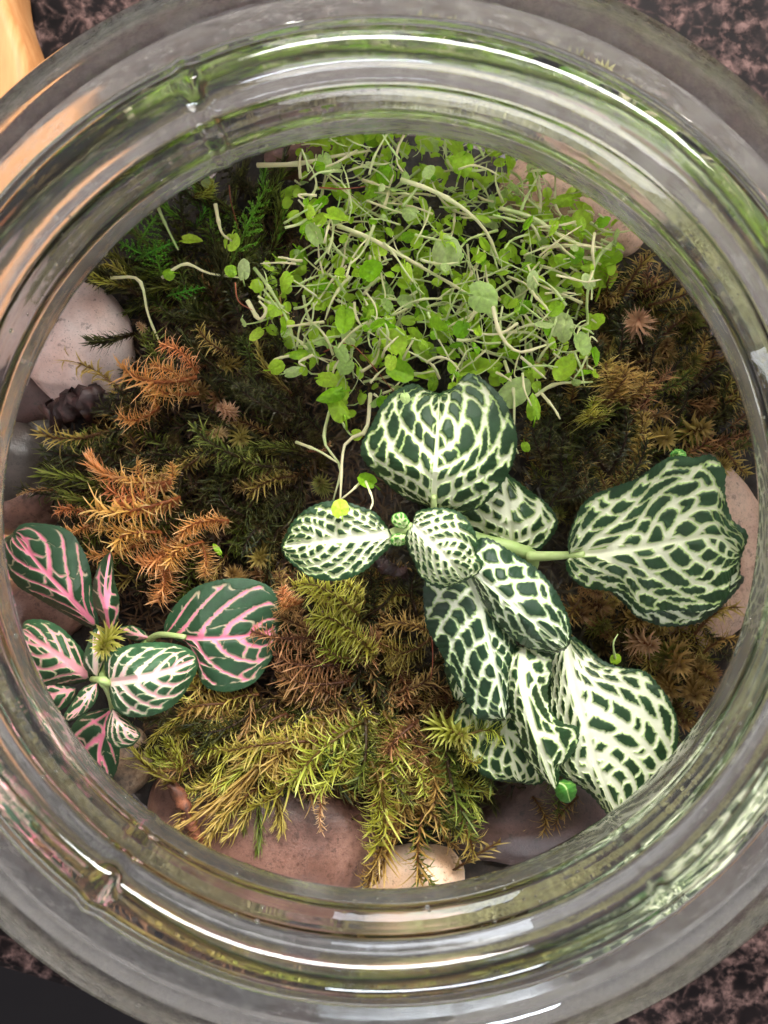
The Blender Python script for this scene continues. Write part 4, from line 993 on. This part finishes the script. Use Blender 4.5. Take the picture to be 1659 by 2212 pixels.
def wall_moss():
    vs, fs, at, st = [], [], [], []
    rr = random.Random(19)
    for n in range(36000):
        a = rr.uniform(0, 6.283)
        if noise.noise(Vector((math.cos(a) * 2.2, math.sin(a) * 2.2, 3.3))) < -0.45: continue
        z = 4.2 + (2.7 + 0.9 * noise.noise(Vector((math.cos(a) * 4, math.sin(a) * 4, 8)))) * rr.random() ** 0.55
        r0 = max(0.515 * (ZC - z) + 0.12, 5.75); r1 = float(np.interp(z, [3.2, 4.6, 6.0, 7.0, 7.65, 8.15], [6.6, 6.74, 6.80, 6.72, 6.42, 5.9]))
        if r0 > r1: continue
        r = r0 + (r1 - r0) * rr.random() ** 0.5
        d = Vector((rr.gauss(0, .6) - 0.3 * math.cos(a), rr.gauss(0, .6) - 0.3 * math.sin(a), rr.uniform(0, 1.2))).normalized()
        blade(vs, fs, at, st, Vector((r * math.cos(a) + JX, r * math.sin(a), z)), d, Vector((0, 0, -1)), rr.uniform(0.10, 0.2), 0.05, 0.6, segs=2)
    o = link('wall_moss', mesh_from('wall_moss', vs, fs, M['moss_wall'], attrs={'along': at, 'stem': st}))
    tagit(o, 'olive moss pressed up against the inside of the glass wall', 'moss', kind='stuff')
wall_moss()

# ------------------------------------------------------------------ creeping plant with round leaves
tears = empty('creeping_plant')
tagit(tears, 'tangle of pale stems with tiny bright green round leaves at the top', 'plant')
def round_leaf_mesh(seed, cup=0.25, wide=0.9, fold=0.0, point=0.0):
    rr = random.Random(seed); n = 24; rings = 6
    vs, fs = [(0, 0, 0)], []
    for i in range(1, rings + 1):
        s = i / rings
        for k in range(n):
            th = 2 * math.pi * k / n
            th_ = min(th, 2 * math.pi - th)
            rad = s * (1 + 0.06 * math.cos(th) + 0.05 * math.sin(2 * th + seed) + 0.03 * math.sin(9 * th + seed) * s) * (1 - 0.35 * math.exp(-((th_ - math.pi) / 0.35) ** 2) * s) * (1 + point * math.exp(-(th_ / 0.4) ** 2))
            x, y = rad * math.cos(th) * 1.08, rad * math.sin(th) * wide
            z = cup * (s * s) * (0.8 + 0.4 * math.cos(2 * th + seed)) - 0.09 * math.exp(-(y / 0.09) ** 2) + 0.06 * math.sin(5 * th + seed) * s * s + 0.03 * math.sin(11 * x + 4 * abs(y) * 3) + fold * abs(y)
            vs.append((x, y, z))
    for k in range(n): fs.append((0, 1 + k, 1 + (k + 1) % n))
    for i in range(rings - 1):
        for k in range(n):
            k2 = (k + 1) % n; a = 1 + i * n
            fs.append((a + k, a + n + k, a + n + k2, a + k2))
    # short stalk
    v, f = tube([Vector((-0.55, 0, -0.02)), Vector((-0.95, 0.04, -0.2)), Vector((-1.35, 0.1, -0.6))], [0.07, 0.08, 0.09], 5)
    b = len(vs); vs += v; fs += [tuple(b + q for q in g) for g in f]
    return mesh_from('leaf', vs, fs)
RL = [round_leaf_mesh(*a) for a in ((1, -0.35, 0.95), (2, -0.2, 0.8), (3, 0.35, 0.9), (4, -0.5, 1.0), (5, 0.2, 0.7, 0.5), (6, -0.6, 0.85), (7, 0.1, 0.6, 0.8, 0.25), (8, -0.3, 0.75, -0.3, 0.2), (9, 0.5, 0.9, 0.3), (10, -0.15, 1.05))]
RLM = {}
def rleaf(x, y, z, rpx, mat='tears', tilt=None, k=None):
    k = R.randrange(len(RL)) if k is None else k
    if (k, mat) not in RLM:
        m_ = RL[k].copy(); m_.materials.append(M[mat]); RLM[k, mat] = m_
    o = link('leaf', RLM[k, mat], tears, P(x, y, z)); s = rpx / PX * (ZC - z); o.scale = (s, s * R.uniform(0.8, 1.0), s)
    t = tilt if tilt is not None else R.gauss(0, 0.55)
    o.rotation_euler = (t, R.gauss(0, 0.45) if tilt is None else tilt * 0.5, R.uniform(0, 6.283))
    return o
stem_pts = []
def cstem(pts, r=0.030, mat='stem', nodes=True, n=12):
    r *= 0.85
    c = catmull([P(*p) for p in pts], n)
    rad = [r * (1.0 + (0.4 if nodes and (i % 5 == 4) else 0)) * (1.1 - 0.65 * i / n) for i in range(n)]
    v, f = tube(c, rad, 6)
    link('stem', mesh_from('stem', v, f, M[mat]), tears)
    stem_pts.append((pts, c))
TP = [(640, 290), (800, 262), (960, 275), (1110, 310), (1230, 390), (1350, 500), (1330, 590), (1280, 640), (1280, 790), (1180, 820), (1060, 820), (900, 830), (800, 870), (740, 920), (690, 860), (650, 800), (590, 720), (540, 620), (560, 560), (600, 520), (620, 420), (640, 350)]
# stems and leaves one can point at
for pts, r in (
  ([(556, 357, 5.2), (640, 354, 5.4), (720, 338, 5.5), (800, 325, 5.5)], 0.045),
  ([(866, 388, 6.2), (930, 410, 6.3), (1000, 450, 6.3), (1050, 500, 6.1), (1080, 570, 5.8)], 0.040),
  ([(730, 488, 5.9), (800, 515, 6.1), (880, 560, 6.1), (960, 605, 5.9), (1020, 640, 5.6)], 0.040),
  ([(1080, 450, 5.8), (1150, 470, 6.0), (1230, 520, 6.0), (1320, 540, 5.8)], 0.036),
  ([(1170, 535, 5.9), (1240, 530, 6.0), (1300, 535, 5.9)], 0.034),
  ([(1330, 520, 5.6), (1290, 560, 5.8), (1268, 640, 5.7), (1270, 700, 5.4), (1268, 800, 5.0)], 0.034),
  ([(550, 580, 5.0), (580, 620, 5.4), (620, 690, 5.6), (640, 760, 5.4)], 0.036),
  ([(535, 650, 5.5), (560, 690, 5.6), (575, 670, 5.7), (560, 650, 5.7)], 0.042),
  ([(465, 440, 5.4), (478, 500, 5.3), (500, 520, 5.1)], 0.036),
  ([(240, 600, 5.0), (300, 605, 5.1), (320, 680, 5.0), (345, 740, 4.9)], 0.032),
  ([(350, 600, 4.9), (400, 570, 5.0), (450, 590, 4.9), (520, 600, 4.8)], 0.032),
  ([(340, 445, 4.9), (360, 490, 4.9), (385, 540, 4.9)], 0.032),
  ([(800, 850, 5.8), (790, 930, 6.0), (745, 960, 6.0), (735, 1080, 6.2)], 0.036),
  ([(720, 860, 5.6), (700, 950, 5.8), (735, 1010, 5.8), (720, 1080, 5.6)], 0.030),
  ([(640, 955, 5.6), (690, 975, 5.9), (730, 1000, 5.9)], 0.030),
  ([(785, 1035, 6.5), (760, 1060, 6.6), (735, 1080, 6.5)], 0.022),
  ([(790, 1040, 6.6), (805, 1080, 6.9), (800, 1100, 7.1)], 0.022),
  ([(1090, 780, 5.3), (1110, 850, 5.6), (1110, 950, 5.6), (1120, 980, 5.6)], 0.032),
  ([(1150, 860, 5.6), (1200, 830, 5.5), (1280, 825, 5.3)], 0.034),
  ([(1170, 850, 5.7), (1195, 880, 5.9), (1210, 905, 6.0)], 0.030),
  ([(1060, 640, 6.2), (1080, 720, 6.4), (1120, 760, 6.4), (1180, 745, 6.3)], 0.038),
  ([(1330, 1430, 5.5), (1325, 1390, 5.9), (1335, 1370, 5.9)], 0.022),
): cstem(pts, r)
for pts in ([(508, 610, 5.6), (515, 650, 5.6), (545, 670, 5.6)], [(700, 760, 5.7), (760, 745, 5.9), (850, 845, 6.1)], [(930, 1340, 5.6), (935, 1420, 5.6), (930, 1470, 5.4)],
            [(495, 400, 5.0), (500, 440, 5.0), (520, 510, 5.0)], [(690, 405, 6.0), (740, 408, 6.1), (790, 403, 6.1)]):
    cstem(pts, 0.013, 'stem_red', False)
for x, y, z, r, mt in ((962, 549, 6.3, 36, 'tears_pale'), (1040, 640, 6.3, 34, 'tears_pale'), (683, 510, 5.8, 27, 'tears_pale'), (735, 880, 6.0, 34, 'tears'), (745, 690, 6.2, 30, 'tears'),
  (720, 850, 6.1, 28, 'tears'), (630, 803, 5.8, 20, 'tears_pale'), (748, 790, 5.9, 20, 'tears_pale'), (1220, 705, 5.8, 28, 'tears_pale'), (1220, 795, 5.8, 28, 'tears'), (1155, 885, 5.9, 26, 'tears'),
  (1110, 850, 5.6, 38, 'tears_pale'), (525, 585, 5.5, 22, 'tears_pale'), (500, 585, 5.4, 14, 'tears'), (410, 520, 4.9, 20, 'tears'), (365, 590, 5.0, 14, 'tears'), (450, 395, 4.9, 14, 'tears_pale'),
  (500, 520, 5.1, 20, 'tears'), (795, 1040, 6.6, 22, 'tears'), (735, 1100, 7.3, 20, 'tears'), (1300, 590, 5.0, 40, 'tears'), (1310, 560, 5.2, 28, 'tears'), (555, 720, 5.4, 18, 'tears'),
  (850, 740, 5.8, 34, 'tears'), (860, 800, 5.8, 32, 'tears'), (1020, 800, 5.4, 36, 'tears'), (800, 590, 6.0, 26, 'tears'), (1000, 350, 6.1, 28, 'tears'), (700, 350, 5.7, 22, 'tears_pale'), (1225, 430, 5.7, 24, 'tears'),
  (1330, 1425, 5.6, 12, 'tears'), (875, 858, 7.5, 12, 'tears_pale'), (1135, 965, 5.7, 12, 'tears')):
    rleaf(x, y, z, r, mt, tilt=R.gauss(0, 0.2))
rr = random.Random(31)
xs = [p[0] for p in TP]; ys = [p[1] for p in TP]
def rpt():
    while True:
        x, y = rr.uniform(min(xs), max(xs)), rr.uniform(min(ys), max(ys))
        if inpoly(x, y, TP): return x, y
ends = []
for i in range(272):
    x, y = rpt(); low = i < 90
    z = rr.uniform(4.3, 5.3) if low else rr.uniform(5.2, 6.3)
    a = rr.uniform(0, 6.283); L = rr.uniform(50, 120) if not low else rr.uniform(70, 160)
    pts = [(x, y, z)]; cx, cy_, cz = x, y, z
    bend = rr.gauss(0, 0.2)
    for k in range(3):
        cx += L / 3 * math.cos(a); cy_ += L / 3 * math.sin(a) * 0.95; cz += rr.uniform(-0.15, 0.2); a += bend + rr.gauss(0, 0.2)
        if not inpoly(cx, cy_, TP) and rr.random() < 0.8: break
        pts.append((cx, cy_, cz))
    if len(pts) < 3: pts.append((pts[-1][0] + 14, pts[-1][1] + 10, pts[-1][2]))
    cstem(pts, rr.uniform(0.017, 0.030))
    for p in (pts[-1], pts[len(pts) // 2]):
        ends.append(p)
rr.shuffle(ends)
for p in ends[:262]:
    rleaf(p[0] + rr.uniform(-10, 10), p[1] + rr.uniform(-10, 10), p[2] + rr.uniform(-0.15, 0.12), rr.choice((8, 10, 12, 14, 16, 18, 21, 26)) * rr.uniform(0.85, 1.1), 'tears' if rr.random() < 0.78 else 'tears_pale')
# the many specks of leaf further down
def leaf_mass():
    vs, fs = [], []
    for i in range(560):
        x, y = rpt(); z = rr.uniform(4.1, 5.5)
        me = RL[rr.randrange(10)]; s = rr.uniform(6, 17) / PX * (ZC - z)
        mtx = Matrix.Translation(P(x, y, z)) @ Matrix.Rotation(rr.uniform(0, 6.28), 4, 'Z') @ Matrix.Rotation(rr.gauss(0, 0.7), 4, 'X') @ Matrix.Scale(s, 4)
        b = len(vs)
        vs += [tuple(mtx @ v.co) for v in me.vertices]; fs += [tuple(b + k for k in p.vertices) for p in me.polygons]
    o = link('small_leaves', mesh_from('small_leaves', vs, fs, M['tears']), tears); o['kind'] = 'stuff'
leaf_mass()
def fine_stems():
    vs, fs = [], []
    for i in range(260):
        x, y = rpt(); z = rr.uniform(4.3, 6.0); a = rr.uniform(0, 6.283); L = rr.uniform(40, 130); b = rr.gauss(0, 0.3)
        pts = []
        for k in range(5):
            pts.append(P(x, y, z)); x += L / 4 * math.cos(a); y += L / 4 * math.sin(a); z += rr.uniform(-0.08, 0.16); a += b
        if not inpoly(x, y, TP): continue
        r = rr.uniform(0.008, 0.018)
        v, f = tube(pts, [r, r, r * 0.9, r * 0.7, r * 0.4], 4)
        q = len(vs); vs += v; fs += [tuple(q + k for k in g) for g in f]
    o = link('fine_stems', mesh_from('fine_stems', vs, fs, M['stem']), tears); o['kind'] = 'stuff'
fine_stems()

# ------------------------------------------------------------------ bits of bark
def bark(pts, rad, mat, label, sides=9, seed=0):
    n = 26; c = catmull([P(*p) for p in pts], n)
    v, f = tube(c, [rad * (0.7 + 0.5 * abs(math.sin(i * 1.3 + seed)) + 0.3 * noise.noise(Vector((i * .7, seed, 0)))) for i in range(n)], sides)
    v = [tuple(Vector(p) + Vector((noise.noise(Vector(p) * 6), noise.noise(Vector(p) * 6 + Vector((5, 0, 0))), noise.noise(Vector(p) * 6 + Vector((0, 5, 0))))) * rad * 0.9) for p in v]
    o = link('bark_piece', mesh_from('bark_piece', v, f, mat)); tagit(o, label, 'bark', 'bits of bark in the moss')
tip = place_shoot(None, 220, 1402, 0, 0, 6.75, 'moss_yellow', 'star', 1.05, name='moss_tip')
tagit(tip, 'loose yellow green star of moss lying on the pink veined plant', 'moss tip')
tip2 = link('leaf_scrap', RLM[0, 'tears'] if (0, 'tears') in RLM else RL[0], None, P(470, 1188, 5.3)); tip2.scale = (0.11, 0.05, 0.08); tip2.rotation_euler = (0.2, 0.1, 2.2)
tagit(tip2, 'tiny bright green leaf scrap dropped on the moss above the pink veined leaf', 'leaf')
# fine water drops on the inside of the neck
def drops():
    vs, fs = [], []
    rd = random.Random(77)
    bm = bmesh.new(); bmesh.ops.create_icosphere(bm, subdivisions=2, radius=1)
    bv = [v.co.copy() for v in bm.verts]; bf = [[v.index for v in f.verts] for f in bm.faces]; bm.free()
    for i in range(240):
        a = rd.uniform(0, 6.283); z = rd.uniform(8.9, 9.9); q = rd.uniform(0.004, 0.019) * (1.6 if rd.random() < 0.1 else 1)
        r = 4.245 + 0.01
        b = len(vs); ca, sa = math.cos(a), math.sin(a)
        for v in bv:
            x, y, zz = v.x * q * 0.6, v.y * q, v.z * q * 1.2
            vs.append((JX + (r + x) * ca - y * sa, (r + x) * sa + y * ca, z + zz))
        fs += [tuple(b + k for k in f) for f in bf]
    o = link('water_drops', mesh_from('water_drops', vs, fs, M['glass'])); tagit(o, 'tiny water drops beaded on the inside of the jar neck', 'water drops', kind='stuff')
drops()
bark([(372, 1690, 4.9), (395, 1740, 5.0), (410, 1780, 5.0), (440, 1835, 4.9)], 0.10, M['bark'], 'rusty crumbling stick standing out over the plum pebble')
bark([(110, 900, 4.5), (150, 880, 4.6), (200, 870, 4.6), (260, 885, 4.5)], 0.22, M['dark_bark'], 'dark red bark lump below the white pebble', seed=3)
bark([(140, 880, 4.7), (190, 860, 4.8), (215, 850, 4.6)], 0.14, M['dark_bark'], 'smaller dark bark crumb on top of the bark lump', seed=4)
bark([(880, 1240, 4.9), (840, 1225, 4.9), (815, 1205, 4.9)], 0.10, M['dark_bark'], 'dark red bark crumb under the small centre leaf', seed=6)
bark([(660, 1500, 4.3), (720, 1520, 4.4), (790, 1510, 4.3)], 0.16, M['dark_bark'], 'black bark crumb deep in the brown moss', seed=8)
